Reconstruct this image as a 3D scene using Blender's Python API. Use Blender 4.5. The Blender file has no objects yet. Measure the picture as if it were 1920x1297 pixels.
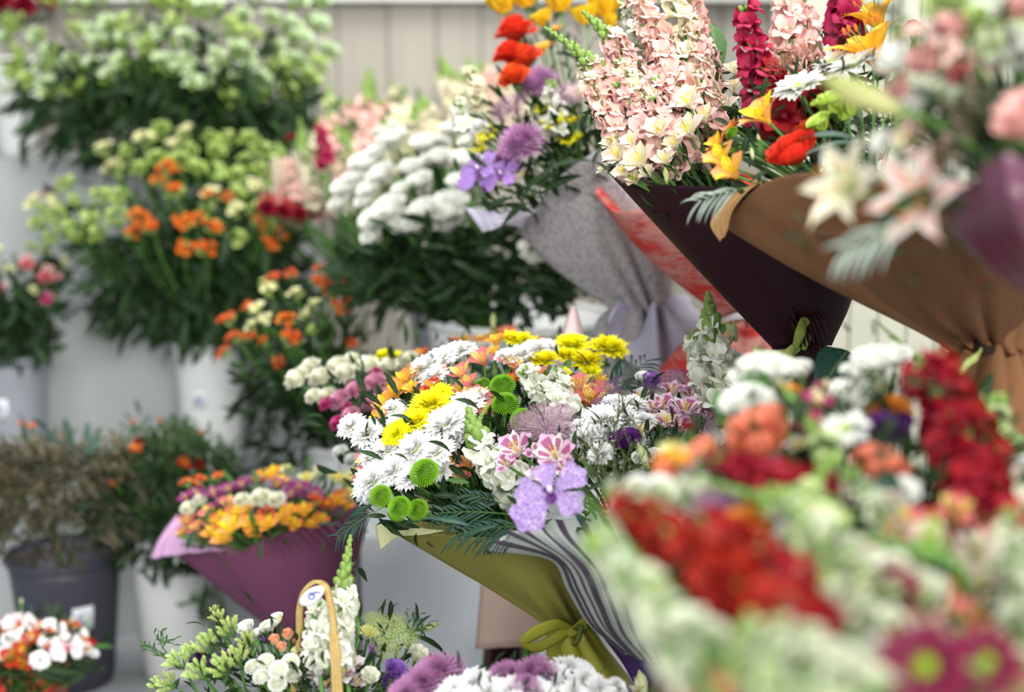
import bpy, math, random
import numpy as np
from mathutils import Vector, Matrix
SC = bpy.context.scene
COL = SC.collection
PI = math.pi
R = random.Random(11)

# ---------------------------------------------------------------- camera
PITCH = math.radians(10.5)
CAM_H = 1.45
cam_d = bpy.data.cameras.new('camera'); cam = bpy.data.objects.new('camera', cam_d); COL.objects.link(cam)
cam.location = (0, 0, CAM_H); cam.rotation_euler = (PI/2 - PITCH, 0, 0)
cam_d.lens = 50; cam_d.sensor_width = 36; cam_d.clip_start = .05; cam_d.clip_end = 40
cam_d.dof.use_dof = True; cam_d.dof.focus_distance = 1.58; cam_d.dof.aperture_fstop = 2.25
SC.camera = cam
# ---------------------------------------------------------------- world, daylight, exposure
w = bpy.data.worlds.new('overcast_sky'); SC.world = w; w.use_nodes = True
w.node_tree.nodes['Background'].inputs[0].default_value = (.86, .92, 1.0, 1)
w.node_tree.nodes['Background'].inputs[1].default_value = .26
def area(name, loc, aim, size, power, col=(1, 1, 1)):
    l = bpy.data.lights.new(name, 'AREA'); l.shape = 'RECTANGLE'; l.size, l.size_y = size; l.energy = power; l.color = col
    o = bpy.data.objects.new(name, l); COL.objects.link(o); o.location = loc
    o.rotation_euler = (Vector(aim) - Vector(loc)).to_track_quat('-Z', 'Y').to_euler()
    return o
area('skylight', (.5, 1.6, 3.4), (.1, 2.2, .9), (2.4, 1.6), 74, (1, .985, .95))
area('rear_fill_light', (-.3, 3.0, 3.3), (-.5, 3.2, .9), (2.6, .7), 30, (1, .99, .96))  # added fill light to brighten the back wall and steps, not an actual skylight
area('shop_front_daylight', (1.3, -3.0, 2.9), (.2, 2.2, .9), (2.4, 1.8), 265, (1, .98, .94))
area('left_fill_light', (-1.9, -1.2, 2.0), (.1, 1.7, .8), (1.8, 1.4), 40, (.97, .99, 1))  # added fill light lifting the shadowed low bouquets and wraps
SC.view_settings.view_transform = 'Standard'; SC.view_settings.look = 'None'
SC.view_settings.gamma = 1; SC.view_settings.use_curve_mapping = False; SC.view_settings.exposure = .4
SC.cycles.max_bounces = 6; SC.cycles.diffuse_bounces = 3; SC.cycles.glossy_bounces = 2
SC.cycles.transmission_bounces = 4; SC.cycles.transparent_max_bounces = 6
SC.cycles.use_adaptive_sampling = True; SC.cycles.adaptive_threshold = .02
SC.cycles.sample_clamp_indirect = 4

# ---------------------------------------------------------------- photo coordinates -> world
K = 36/50/1920
CM = Matrix.Translation((0, 0, CAM_H)) @ Matrix.Rotation(PI/2 - PITCH, 4, 'X')
def W(px, py, Z):
    return CM @ Vector(((px-960)*K*Z, -(py-648.5)*K*Z, -Z))
def pxm(n, Z): return n*K*Z
RIGHT = Vector((1, 0, 0))
def XZ(px, Z):            # world x at a camera depth
    return (px-960)*K*Z

# ---------------------------------------------------------------- materials
def hx(s):
    s = s.lstrip('#'); v = [int(s[i:i+2], 16)/255 for i in (0, 2, 4)]
    return tuple(x/12.92 if x <= .04045 else ((x+.055)/1.055)**2.4 for x in v) + (1,)
MATS = {}
class NT:
    def __init__(s, name):
        s.m = bpy.data.materials.new(name); s.m.use_nodes = True; s.t = s.m.node_tree; s.n = s.t.nodes
        s.b = s.n['Principled BSDF']; s.out = s.n['Material Output']
    def add(s, typ, **kw):
        n = s.n.new(typ)
        for k, v in kw.items(): setattr(n, k, v)
        return n
    def link(s, a, b): s.t.links.new(a, b)
    def mix(s, fac, a, b, mode='MIX'):
        n = s.add('ShaderNodeMix', data_type='RGBA', blend_type=mode)
        for sock, v in ((n.inputs[0], fac), (n.inputs[6], a), (n.inputs[7], b)):
            if hasattr(v, 'links'): s.link(v, sock)
            else: sock.default_value = v
        return n.outputs[2]
    def ramp(s, fac, *stops):
        n = s.add('ShaderNodeValToRGB'); e = n.color_ramp.elements
        while len(e) < len(stops): e.new(.5)
        for x, (p, c) in zip(e, stops): x.position = p; x.color = c
        s.link(fac, n.inputs[0]); return n.outputs[0]
    def math(s, op, a, b=0.0):
        n = s.add('ShaderNodeMath', operation=op)
        for sock, v in ((n.inputs[0], a), (n.inputs[1], b)):
            if hasattr(v, 'links'): s.link(v, sock)
            else: sock.default_value = v
        return n.outputs[0]
    def uv(s):
        n = s.add('ShaderNodeUVMap'); n.uv_map = 'UVMap'
        x = s.add('ShaderNodeSeparateXYZ'); s.link(n.outputs[0], x.inputs[0]); return x.outputs[0], x.outputs[1], n.outputs[0]
    def noise(s, scale, vec=None, detail=3, rough=.5, kind='ShaderNodeTexNoise'):
        n = s.add(kind); n.inputs['Scale'].default_value = scale
        if kind == 'ShaderNodeTexNoise': n.inputs['Detail'].default_value = detail; n.inputs['Roughness'].default_value = rough
        if vec is None:
            vec = s.add('ShaderNodeTexCoord').outputs['Object']
        s.link(vec, n.inputs['Vector']); return n
    def bump(s, h, strength=.3, dist=.002):
        n = s.add('ShaderNodeBump'); n.inputs['Strength'].default_value = strength; n.inputs['Distance'].default_value = dist
        s.link(h, n.inputs['Height']); s.link(n.outputs[0], s.b.inputs['Normal']); return n.outputs[0]
    def finish(s, col, rough=.6, trans=0.0, spec=.3):
        if hasattr(col, 'links'): s.link(col, s.b.inputs['Base Color'])
        else: s.b.inputs['Base Color'].default_value = col
        s.b.inputs['Roughness'].default_value = rough; s.b.inputs['Specular IOR Level'].default_value = spec
        if trans:
            tr = s.add('ShaderNodeBsdfTranslucent')
            if hasattr(col, 'links'): s.link(col, tr.inputs[0])
            else: tr.inputs[0].default_value = col
            mx = s.add('ShaderNodeMixShader'); mx.inputs[0].default_value = trans
            s.link(s.b.outputs[0], mx.inputs[1]); s.link(tr.outputs[0], mx.inputs[2]); s.link(mx.outputs[0], s.out.inputs[0])
        return s.m
def rnd_shift(t, col, amt):       # every flower a little lighter or darker in its own pigment
    oi = t.add('ShaderNodeObjectInfo')
    v = t.math('ADD', t.math('MULTIPLY', oi.outputs['Random'], 2*amt), 1-amt)
    h = t.add('ShaderNodeHueSaturation'); h.inputs['Hue'].default_value = .26
    t.link(t.math('ADD', t.math('MULTIPLY', oi.outputs['Random'], .016), .492), h.inputs['Hue'])
    t.link(v, h.inputs['Value']); t.link(col, h.inputs['Color']); return h.outputs[0]
def petal_mat(tip, base, style='', mark=None, edge=.5, trans=.3, amt=.07):
    key = ('petal', tip, base, style, mark, edge)
    if key in MATS: return MATS[key]
    t = NT('petal_' + tip.strip('#')); u, v, uv = t.uv()
    c = t.ramp(v, (0.03, hx(base)), (edge, tuple((a+b)/2 for a, b in zip(hx(base), hx(tip)))), (min(.98, edge+.3), hx(tip)))
    if style == 'streak':       # dark dashes on the inner petals of alstroemeria
        wv = t.noise(60, uv, 1); m = t.add('ShaderNodeMapping'); m.inputs['Scale'].default_value = (9, 1.6, 1)
        t.link(uv, m.inputs[0]); wv = t.noise(2.2, m.outputs[0], 1)
        f = t.math('MULTIPLY', t.math('GREATER_THAN', wv.outputs[0], .58), t.math('MULTIPLY', t.math('GREATER_THAN', v, .3), t.math('LESS_THAN', v, .85)))
        c = t.mix(f, c, hx(mark))
    elif style == 'blotch':     # coloured flare along the midrib
        d = t.math('ABSOLUTE', t.math('SUBTRACT', u, .5))
        f = t.math('MULTIPLY', t.math('LESS_THAN', d, .26), t.math('MULTIPLY', t.math('GREATER_THAN', v, .36), t.math('LESS_THAN', v, .8)))
        c = t.mix(t.math('MULTIPLY', f, .85), c, hx(mark))
    elif style == 'net':
        n = t.noise(9, uv, kind='ShaderNodeTexVoronoi'); n.feature = 'DISTANCE_TO_EDGE'
        c = t.mix(t.ramp(n.outputs[0], (0, (1, 1, 1, 1)), (.09, (0, 0, 0, 1))), c, hx(mark))
    elif style == 'rib':
        d = t.math('ABSOLUTE', t.math('SUBTRACT', u, .5))
        c = t.mix(t.ramp(d, (0, (1, 1, 1, 1)), (.3, (0, 0, 0, 1))), c, hx(mark))
    n = t.noise(9, uv, 2)
    c = t.mix(t.math('MULTIPLY', n.outputs[0], .16), c, tuple(x*.6 for x in hx(tip)[:3]) + (1,))
    c = rnd_shift(t, c, amt)
    MATS[key] = t.finish(c, .55, trans); return MATS[key]
def leaf_mat(name, a, b, rough=.55, trans=.15):
    key = ('leaf', name)
    if key in MATS: return MATS[key]
    t = NT(name); u, v, uv = t.uv(); n = t.noise(14)
    c = t.mix(n.outputs[0], hx(a), hx(b))
    d = t.math('ABSOLUTE', t.math('SUBTRACT', u, .5))
    c = t.mix(t.ramp(d, (0, (.25, .25, .25, 1)), (.06, (0, 0, 0, 1))), c, hx('#9db36b'))
    MATS[key] = t.finish(rnd_shift(t, c, .15), rough, trans, .2); return MATS[key]
def plain(name, col, rough=.6, trans=0.0, var=.12, scale=30, spec=.3, bump=0):
    key = ('plain', name)
    if key in MATS: return MATS[key]
    t = NT(name); n = t.noise(scale)
    c = t.mix(n.outputs[0], tuple(x*(1-var) for x in hx(col)[:3]) + (1,), tuple(min(1, x*(1+var)) for x in hx(col)[:3]) + (1,))
    if bump: t.bump(n.outputs[0], bump)
    MATS[key] = t.finish(c, rough, trans, spec); return MATS[key]
LEAF = leaf_mat('dark_leaf', '#0f2112', '#25401f')
LEAF2 = leaf_mat('mid_leaf', '#2a4f24', '#527538')
LEAFB = leaf_mat('blue_leaf', '#14302a', '#37594c', .3)
BUD = plain('green_bud', '#7d9a4a', .5, .15)
STEM = plain('flower_stem', '#56803c', .5)
TWIG = plain('twig', '#4c5a33', .7)
YEL = plain('pollen_yellow', '#e9cf2a', .7)
LIME = plain('lime_centre', '#a9c72c', .7)
WOOD = None

# ---------------------------------------------------------------- mesh builder (everything is grids of quads)
class MB:
    def __init__(s): s.V = []; s.U = []; s.F = []; s.M = []; s.n = 0
    def grid(s, P, uv=None, mat=0):
        P = np.asarray(P, float); nu, nv = P.shape[:2]
        s.V.append(P.reshape(-1, 3))
        if uv is None:
            a, b = np.meshgrid(np.linspace(0, 1, nu), np.linspace(0, 1, nv), indexing='ij'); uv = np.stack([b, a], -1)
        s.U.append(np.asarray(uv, float).reshape(-1, 2))
        i = (np.arange(nu-1)[:, None]*nv + np.arange(nv-1)[None, :]).ravel() + s.n
        s.F.append(np.stack([i, i+1, i+nv+1, i+nv], 1)); s.M.append(np.full(len(i), mat)); s.n += nu*nv
    def add(s, o, M=None, mat=None):
        V = np.concatenate(o.V)
        if M is not None:
            A = np.array(M); V = V @ A[:3, :3].T + A[:3, 3]
        s.V.append(V); s.U += [np.concatenate(o.U)]; s.F.append(np.concatenate(o.F) + s.n)
        m = np.concatenate(o.M); s.M.append(m if mat is None else np.full(len(m), mat)); s.n += len(V)
    def mesh(s, name, mats):
        V = np.concatenate(s.V); F = np.concatenate(s.F).astype(np.int32); U = np.concatenate(s.U); M = np.concatenate(s.M).astype(np.int32)
        me = bpy.data.meshes.new(name); me.vertices.add(len(V)); me.vertices.foreach_set('co', V.astype(np.float32).ravel())
        me.loops.add(len(F)*4); me.loops.foreach_set('vertex_index', F.ravel())
        me.polygons.add(len(F)); me.polygons.foreach_set('loop_start', np.arange(len(F), dtype=np.int32)*4)
        me.polygons.foreach_set('material_index', M); me.polygons.foreach_set('use_smooth', np.ones(len(F), bool))
        ul = me.uv_layers.new(name='UVMap'); ul.data.foreach_set('uv', U[F.ravel()].astype(np.float32).ravel())
        for m in (mats if isinstance(mats, (list, tuple)) else [mats]): me.materials.append(m)
        me.update(calc_edges=True); return me
PROF = {k: np.array(v).T for k, v in dict(
    oval=[(0, .3), (.3, .8), (.6, 1), (.85, .8), (1, .3)], spat=[(0, .18), (.35, .5), (.7, 1), (.9, .9), (1, .4)],
    lance=[(0, .2), (.25, .75), (.45, 1), (.75, .6), (1, .03)], strap=[(0, .45), (.35, .9), (.8, 1), (.93, .8), (1, .35)],
    round=[(0, .35), (.3, .85), (.6, 1.05), (.85, .95), (1, .55)], fan=[(0, .2), (.4, .6), (.8, 1), (1, .85)]).items()}
def petal(mb, L, Wd, a0, a1, phi=0, r0=0, z0=0, cup=.25, prof='oval', nt=5, ns=4, ruf=0, rf=3, mat=0, ph=0, bend=1.0, side=0):
    t = np.linspace(0, 1, nt+1); a = np.radians(a0 + (a1-a0)*t**bend); dl = L/nt
    am = (a[:-1]+a[1:])/2
    r = r0 + np.concatenate([[0], np.cumsum(np.sin(am))*dl]); z = z0 + np.concatenate([[0], np.cumsum(np.cos(am))*dl])
    w = np.interp(t, *PROF[prof])*Wd/2; s = np.linspace(-1, 1, ns+1)
    tt = t[:, None]*(1-.12*(s**2)[None, :]*(t[:, None]**3))
    rr = np.interp(tt, t, r); zz = np.interp(tt, t, z); aa = np.interp(tt, t, a)
    off = cup*(s**2)[None, :]*w[:, None] + ruf*Wd*np.sin(rf*PI*s[None, :] + ph)*t[:, None]
    x = rr - np.cos(aa)*off; zf = zz + np.sin(aa)*off; y = s[None, :]*w[:, None] + side*t[:, None]**2
    c, sn = math.cos(phi), math.sin(phi)
    P = np.stack([x*c - y*sn, x*sn + y*c, zf], -1)
    U = np.stack(np.broadcast_arrays((s[None, :]+1)/2, t[:, None]), -1)
    mb.grid(P, U, mat)
def ball(mb, c, r, mat=0, nu=5, nv=7, sz=1.0):
    th = np.linspace(0, PI, nu+1); ph = np.linspace(0, 2*PI, nv+1)
    P = np.stack([np.sin(th)[:, None]*np.cos(ph)[None, :]*r, np.sin(th)[:, None]*np.sin(ph)[None, :]*r, np.cos(th)[:, None]*r*sz*np.ones(nv+1)[None, :]], -1)
    mb.grid(P + np.array(c), None, mat)
def tube(mb, pts, rad, mat=0, nv=5, smooth=0):
    P = np.array([list(p) for p in pts], float)
    if smooth and len(P) > 2: P = crom(P, smooth)
    n = len(P); T = np.gradient(P, axis=0); T /= np.linalg.norm(T, axis=1)[:, None] + 1e-9
    up = np.array([.13, .21, .97]) if abs(T[0][2]) < .9 else np.array([.97, .13, .2])
    rad = np.interp(np.linspace(0, 1, n), np.linspace(0, 1, len(rad)), rad) if hasattr(rad, '__len__') else np.full(n, rad)
    A = np.cross(T, up); A /= np.linalg.norm(A, axis=1)[:, None] + 1e-9; B = np.cross(T, A)
    ph = np.linspace(0, 2*PI, nv+1)
    G = P[:, None] + rad[:, None, None]*(A[:, None]*np.cos(ph)[None, :, None] + B[:, None]*np.sin(ph)[None, :, None])
    mb.grid(G, None, mat)
def crom(P, k, closed=False):
    P = np.asarray(P, float); n = len(P)
    if closed: Q = np.concatenate([P[-1:], P, P[:2]]); seg = n
    else: Q = np.concatenate([2*P[:1]-P[1:2], P, 2*P[-1:]-P[-2:-1]]); seg = n-1
    out = []
    for i in range(seg):
        a, b, c, d = Q[i], Q[i+1], Q[i+2], Q[i+3]
        for j in range(k):
            t = j/k; out.append(.5*((2*b) + (c-a)*t + (2*a-5*b+4*c-d)*t*t + (3*b-a-3*c+d)*t**3))
    if not closed: out.append(P[-1])
    else: out.append(out[0])
    return np.array(out)
def fmat(z, origin=(0, 0, 0), roll=0.0, s=1.0, xref=None):
    z = Vector(z).normalized(); xr = Vector(xref) if xref is not None else RIGHT
    x = xr - z*xr.dot(z)
    if x.length < 1e-3: x = Vector((0, 1, 0)) - z*z.y
    x.normalize(); y = z.cross(x); M = Matrix((x, y, z)).transposed().to_4x4() @ Matrix.Rotation(roll, 4, 'Z')
    return Matrix.Translation(origin) @ M @ Matrix.Scale(s, 4)

# ---------------------------------------------------------------- flower kinds, diameter 1, facing +Z
def rr(a, b): return R.uniform(a, b)
def k_daisy(tip, base, ctr='lime', n=22, layers=3, w=.17, prof='strap', dome=70):
    p = MB(); 
    for l in range(layers):
        f = l/max(1, layers-1); m = int(n*(1-.15*l))
        for i in range(m):
            petal(p, .5*(1-.13*l)*rr(.88, 1.06), w, dome-19*l+rr(-8, 8), 94-17*l+rr(-12, 10), 2*PI*(i+rr(-.3, .3))/m + l, .03, .01*l, .25, prof, 4, 2)
    c = MB(); ball(c, (0, 0, .03), .115, 0, 4, 9, .55)
    for i in range(26):
        a = i*2.4; q = .11*math.sqrt(i/26); ball(c, (q*math.cos(a), q*math.sin(a), .085-q*.25), .02, 0, 3, 4)
    return [('', p, petal_mat(tip, base, edge=.3)), ('flower_center', c, LIME if ctr == 'lime' else YEL)]
def k_pompon(tip, base, n=170, fat=.075, top=.75):
    p = MB()
    for i in range(n):
        f = (i+.5)/n; th = math.degrees(math.acos(1-f*1.25)) ; a = i*2.39996
        d = math.radians(th); r = .36*math.sin(d); z = .30*math.cos(d)*top
        petal(p, .17, fat, th*.55, th+30, a, r*.85, z-.05, .5, 'strap', 3, 2)
    ball(p, (0, 0, -.04), .27, 0, 5, 9, .8)
    return [('', p, petal_mat(tip, base, edge=.3))]
def k_mum(tip, base, n=110, L=.26, w=.11):      # double chrysanthemum / carnation-like head
    p = MB()
    for i in range(n):
        f = (i+.5)/n; th = 8 + 88*f**.75; a = i*2.39996; d = math.radians(th)
        petal(p, L*rr(.85, 1.1), w, th*.65+rr(-6, 6), th+12+rr(-10, 10), a, .22*math.sin(d), .16*math.cos(d), .3, 'strap', 3, 2, .06, 2, ph=rr(0, 6))
    ball(p, (0, 0, 0), .2, 0, 4, 8, .8)
    return [('', p, petal_mat(tip, base, edge=.3))]
def k_carnation(tip, base):
    p = MB()
    for l in range(5):
        m = 5 + l*2
        for i in range(m):
            petal(p, .42-.015*l, .34, 4+l*9, 18+l*18+rr(-8, 8), 2*PI*(i+rr(-.3, .3))/m+l, .02*l, -.1+.015*(5-l), .2, 'fan', 5, 6, .09, 5, ph=rr(0, 6))
    c = MB(); tube(c, [(0, 0, -.32), (0, 0, -.1)], [.09, .13], 0, 7)
    return [('', p, petal_mat(tip, base, edge=.45)), ('calyx', c, STEM)]
def k_rose(tip, base, layers=6, open_=1.0, n0=3, ruf=.03):
    p = MB()
    for l in range(layers):
        f = l/(layers-1); m = n0 + int(l*.8)
        for i in range(m):
            petal(p, .42+.1*f, .34+.28*f, -4+f*14*open_, -6+f*82*open_, 2*PI*(i+rr(-.1, .1))/m+l*1.3, .03+.11*f, -.14, .3, 'round', 6, 5, ruf, 2, ph=rr(0, 6), bend=1.5)
    ball(p, (0, 0, -.02), .1, 0, 4, 7, 1.4)
    c = MB()
    for i in range(5): petal(c, .22, .07, 60, 120, i*1.257, .03, -.16, .2, 'lance', 3, 2)
    ball(c, (0, 0, -.2), .07, 0, 4, 7)
    return [('', p, petal_mat(tip, base, edge=.4)), ('calyx', c, STEM)]
def k_ranunculus(tip, base):
    p = MB()
    for l in range(9):
        f = l/8; m = 4 + l//2
        for i in range(m):
            petal(p, .30+.12*f, .26+.2*f, 18+f*40, -38+f*70, 2*PI*(i+rr(-.1, .1))/m+l*1.9, .02+.13*f, -.16, .3, 'round', 5, 4, .015, 2, ph=rr(0, 6))
    c = MB(); ball(c, (0, 0, -.17), .1, 0, 4, 7)
    return [('', p, petal_mat(tip, base, edge=.4)), ('calyx', c, STEM)]
def k_alstro(tip, base, inner, mark, style='streak', outer=''):
    p = MB(); q = MB()
    for i in range(3): petal(p, .62, .42, 22, 74+rr(-8, 8), i*2.094+rr(-.1, .1), .02, -.22, .25, 'spat', 6, 4, .02, 2)
    for i in range(3): petal(q, .6, .25, 18, 58+rr(-8, 8), i*2.094+1.047, .02, -.22, .3, 'spat', 6, 3)
    s = MB()
    for i in range(6):
        a = i*1.05; d = Vector((math.cos(a)*.09, math.sin(a)*.09, .2)); tube(s, [(0, 0, -.2), d*.5, d], .008, 0, 3); ball(s, d, .02, 0, 3, 4, 1.5)
    return [('', p, petal_mat(tip, base, outer, mark if outer else None)), ('inner_petals', q, petal_mat(inner, base, style, mark)), ('stamens', s, YEL)]
def k_alstro_umbel(tip, base, inner, mark, nb=5, nbud=3, budcol='#a9bf6e'):
    p = MB(); q = MB(); b = MB()
    for i in range(nb):
        a = i*2*PI/nb + rr(-.3, .3); t = rr(.25, .75) if i else .1
        d = Vector((math.cos(a)*t, math.sin(a)*t, 1)).normalized(); M = fmat(d, d*.42, rr(0, 6), .42)
        for j in range(3):
            x = MB(); petal(x, .62, .4, 14, 62+rr(-12, 12), j*2.094, .02, -.22, .25, 'spat', 4, 2); p.add(x, M)
            x = MB(); petal(x, .58, .24, 12, 50, j*2.094+1.047, .02, -.22, .25, 'spat', 3, 2); q.add(x, M)
        tube(b, [(0, 0, 0), d*.2, d*.34], .014, 0, 4)
    for i in range(nbud):
        a = rr(0, 6.28); t = rr(.5, 1.1); d = Vector((math.cos(a)*t, math.sin(a)*t, 1)).normalized()
        tube(b, [(0, 0, 0), d*.3], .012, 0, 4); x = MB(); ball(x, (0, 0, 0), .045, 0, 4, 6, 2.2); b.add(x, fmat(d, d*.38))
    return [('', p, petal_mat(tip, base)), ('inner_petals', q, petal_mat(inner, base, 'streak', mark)), ('flower_buds', b, plain('bud'+budcol, budcol, .5, .2))]
def k_budspray(tip, n=9):       # closed alstroemeria heads, pale green
    p = MB(); s = MB()
    for i in range(n):
        a = i*2.4; t = .15+.85*math.sqrt(i/n); d = Vector((math.cos(a)*t, math.sin(a)*t, 1.15)).normalized()
        for j in range(4): 
            x = MB(); petal(x, .3, .13, -2, 8+rr(0, 10), j*1.57, .035, 0, .5, 'oval', 4, 2); p.add(x, fmat(d, d*.3, rr(0, 6)))
        x = MB(); ball(x, (0, 0, .12), .055, 0, 5, 6, 2.4); p.add(x, fmat(d, d*.3))
        tube(s, [(0, 0, 0), d*.31], .014, 0, 4)
    return [('', p, petal_mat(tip, '#8fae4a')), ('stalks', s, STEM)]
def k_lily(tip, base, mark, st='#b5651d', style='rib'):
    p = MB()
    for i in range(6): petal(p, .66, .27 if i % 2 else .2, 24, 108+rr(-12, 12), i*1.047, .02, -.2, .2, 'lance', 9, 4, .02, 2, bend=1.6)
    s = MB(); g = MB()
    for i in range(6):
        a = i*1.047+.4; e = Vector((math.cos(a)*.17, math.sin(a)*.17, .24)); tube(s, [(0, 0, -.2), e*.6, e], .007, 0, 4)
        ball(g, e, .022, 0, 3, 5, 2.0)
    return [('', p, petal_mat(tip, base, style, mark, .35)), ('stamens', s, BUD), ('anthers', g, plain('anther', st, .9))]
def k_gerbera(tip, base, ctr='#9fb82b', n=30):
    p = MB()
    for l in range(3):
        m = n - l*7
        for i in range(m): petal(p, .47-.13*l, .12-.015*l, 72-12*l+rr(-5, 5), 92-16*l+rr(-8, 8), 2*PI*(i+rr(-.2, .2))/m+l, .06, .01*l, .2, 'strap', 4, 2)
    c = MB(); ball(c, (0, 0, .02), .12, 0, 4, 12, .45)
    for i in range(40):
        a = i*2.4; q = .12*math.sqrt(i/40); ball(c, (q*math.cos(a), q*math.sin(a), .07-q*.2), .014, 0, 3, 4)
    return [('', p, petal_mat(tip, base, edge=.35)), ('flower_center', c, plain('disc'+ctr, ctr, .8, 0, .2, 60))]
def k_orchid(tip, base, mark, lip):
    p = MB()
    for a, L, Wd in ((95, .44, .36), (20, .5, .46), (165, .46, .44), (-48, .5, .40), (222, .62, .56)):
        petal(p, L, Wd, 70, 104, math.radians(a), .03, 0, .12, 'spat', 9, 6, .035, 2, ph=a)
    q = MB(); petal(q, .2, .15, 60, 100, math.radians(-90), .02, .03, .3, 'oval', 5, 4); petal(q, .12, .1, 20, 60, math.radians(0), .02, .03, .4, 'oval', 4, 3); petal(q, .12, .1, 20, 60, PI, .02, .03, .4, 'oval', 4, 3)
    c = MB(); ball(c, (0, .02, .06), .045, 0, 5, 7, 1.6)
    return [('', p, petal_mat(tip, base, 'net', mark, .25)), ('lip_petal', q, petal_mat(lip, lip)), ('column', c, plain('orchid_column', '#efe6ea', .5))]
def k_trachelium(col, n=330, stalk='#a99a9a', r=.5, tiny=.055):
    p = MB(); s = MB()
    for i in range(n):
        f = (i+.5)/n; th = math.acos(1-f*.95); a = i*2.39996; q = r*rr(.82, 1.04)
        d = Vector((math.sin(th)*math.cos(a), math.sin(th)*math.sin(a), math.cos(th)*.75)); o = d*q
        for j in range(4):
            x = MB(); petal(x, tiny, tiny*.6, 50, 80, j*1.57+a, .004, 0, .1, 'lance', 1, 1); p.add(x, fmat(d, o))
        if i % 5 == 0: tube(s, [d*.06, d*q*.6, o], .005, 0, 3)
    return [('', p, petal_mat(col, col)), ('stalks', s, plain('stalk'+stalk, stalk, .7))]
def k_bud(col, base='#8fae4a', slim=1.0):
    p = MB()
    for i in range(4): petal(p, 1, .34*slim, 12, -14, i*1.57, .03, -.5, .5, 'oval', 7, 3)
    ball(p, (0, 0, 0), .15*slim, 0, 7, 8, 2.9/slim)
    return [('', p, petal_mat(col, base, edge=.35))]
def k_goldenrod(col, n=70):
    p = MB(); s = MB()
    for i in range(9):
        a = i*2.4; e = Vector((math.cos(a)*.34, math.sin(a)*.34, rr(.1, .42))); tube(s, [(0, 0, -.2), e*.5, e], .01, 0, 4)
        for j in range(n//9):
            q = e*(.4+.6*j/(n//9)); x = MB()
            for k in range(4): petal(x, .07, .05, 30, 70, k*1.57, .01, 0, .2, 'oval', 2, 1)
            p.add(x, fmat((rr(-1, 1), rr(-1, 1), 1), q + Vector((rr(-.04, .04), rr(-.04, .04), rr(0, .05)))))
    return [('', p, petal_mat(col, col)), ('stalks', s, STEM)]
# ---- spikes: unit length along +Z, florets all round
def floret(tip, kind):
    f = MB()
    if kind == 'snap':
        for a in (-38, 38): petal(f, .8, .6, 12, 84, math.radians(90+a), .05, 0, .1, 'round', 5, 4, .08, 3, ph=a, bend=2)
        for a in (-55, 0, 55): petal(f, .72, .5, 24, 135, math.radians(270+a), .08, 0, .1, 'round', 5, 4, .09, 3, ph=a, bend=1.6)
        ball(f, (0, -.14, .36), .11, 0, 3, 5, .8)
        tube(f, [(0, 0, -.2), (0, 0, 0), (0, 0, .3)], [.1, .16, .2], 0, 6)
    else:
        for l in range(2):
            for i in range(5): petal(f, .5-.12*l, .46, 30-15*l, 98-38*l+rr(-12, 12), i*1.257+l, .03, 0, .1, 'round', 3, 3, .08, 3, ph=rr(0, 6))
    return f
def k_spike(tip, base, ratio=.28, kind='snap', budfrac=.3, bend=0.0, dens=1.0, low='#e9efc8', leafy=True, gap=.09):
    p = MB(); b = MB(); s = MB()
    def axis(t): return Vector((bend*t*t, 0, t))
    tube(s, [axis(i/8) for i in range(9)], [.022, .008], 0, 5)
    fl = [floret(tip, kind) for _ in range(3)]
    n = int((1-budfrac)/(ratio*.34)*dens*(.8 if kind == 'stock' else 1))*3; n = max(9, min(n, 44))
    for i in range(n):
        t = (i+.5)/n*(1-budfrac)+.03; a = i*2.39996; sz = ratio*.7*(1-.45*t)*rr(.8, 1.15); a += rr(-.35, .35)
        up = .35 + .7*t + rr(-.25, .3); d = Vector((math.cos(a), math.sin(a), up)).normalized(); o = axis(t) + d*ratio*.1
        p.add(fl[i % 3], fmat(d, o, 0, sz*rr(.85, 1.1), xref=Vector((-math.sin(a), math.cos(a), 0))))
    m = int(8 + 44*budfrac)
    for i in range(m):
        t = 1-budfrac + budfrac*(i+.3)/m; a = i*2.39996; k = 1-(i/m)
        d = Vector((math.cos(a), math.sin(a), .9+(1-k)*1.6)).normalized(); rad = ratio*(.05+.09*k)*min(1, .3+budfrac*2.2)
        x = MB(); ball(x, (0, 0, 0), rad, 0, 4, 6, 1.5); b.add(x, fmat(d, axis(t) + d*ratio*(.02+.2*k)))
    if leafy:
        for i in range(9):
            t = rr(.02, .8); x = MB(); petal(x, ratio*.45, ratio*.1, 30, 70, rr(0, 6.28), .01, 0, .2, 'lance', 3, 2); s.add(x, Matrix.Translation(axis(t)))
    return [('', p, petal_mat(tip, base, edge=.3)), ('spike_buds', b, BUD), ('spike_stem', s, STEM)]
def k_waxtwig(col='#efe3e6'):
    s = MB(); p = MB(); n = MB()
    tube(s, [(0, 0, 0), (.04, .02, .5), (.1, 0, 1)], [.012, .004], 0, 4)
    for i in range(10):
        t = .2+.075*i; a = i*2.4; o = Vector((.1*t*t, 0, t)); d = Vector((math.cos(a)*.7, math.sin(a)*.7, .9)).normalized()*rr(.16, .3)
        tube(s, [o, o+d], .006, 0, 3)
        for j in range(9):
            q = o + d*(j+1)/9; x = MB(); petal(x, .11, .014, 20, 35, rr(0, 6.28), 0, 0, 0, 'lance', 2, 1); n.add(x, fmat(d + Vector((rr(-.1, .1),)*3), q))
        if i % 2: 
            x = MB()
            for k in range(5): petal(x, .035, .03, 60, 80, k*1.257, .008, 0, .1, 'round', 1, 1)
            p.add(x, fmat(d, o+d))
    return [('', n, leaf_mat('needle', '#3c4c26', '#6a7744')), ('twig_stem', s, TWIG), ('tiny_blossoms', p, petal_mat(col, col))]
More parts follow.
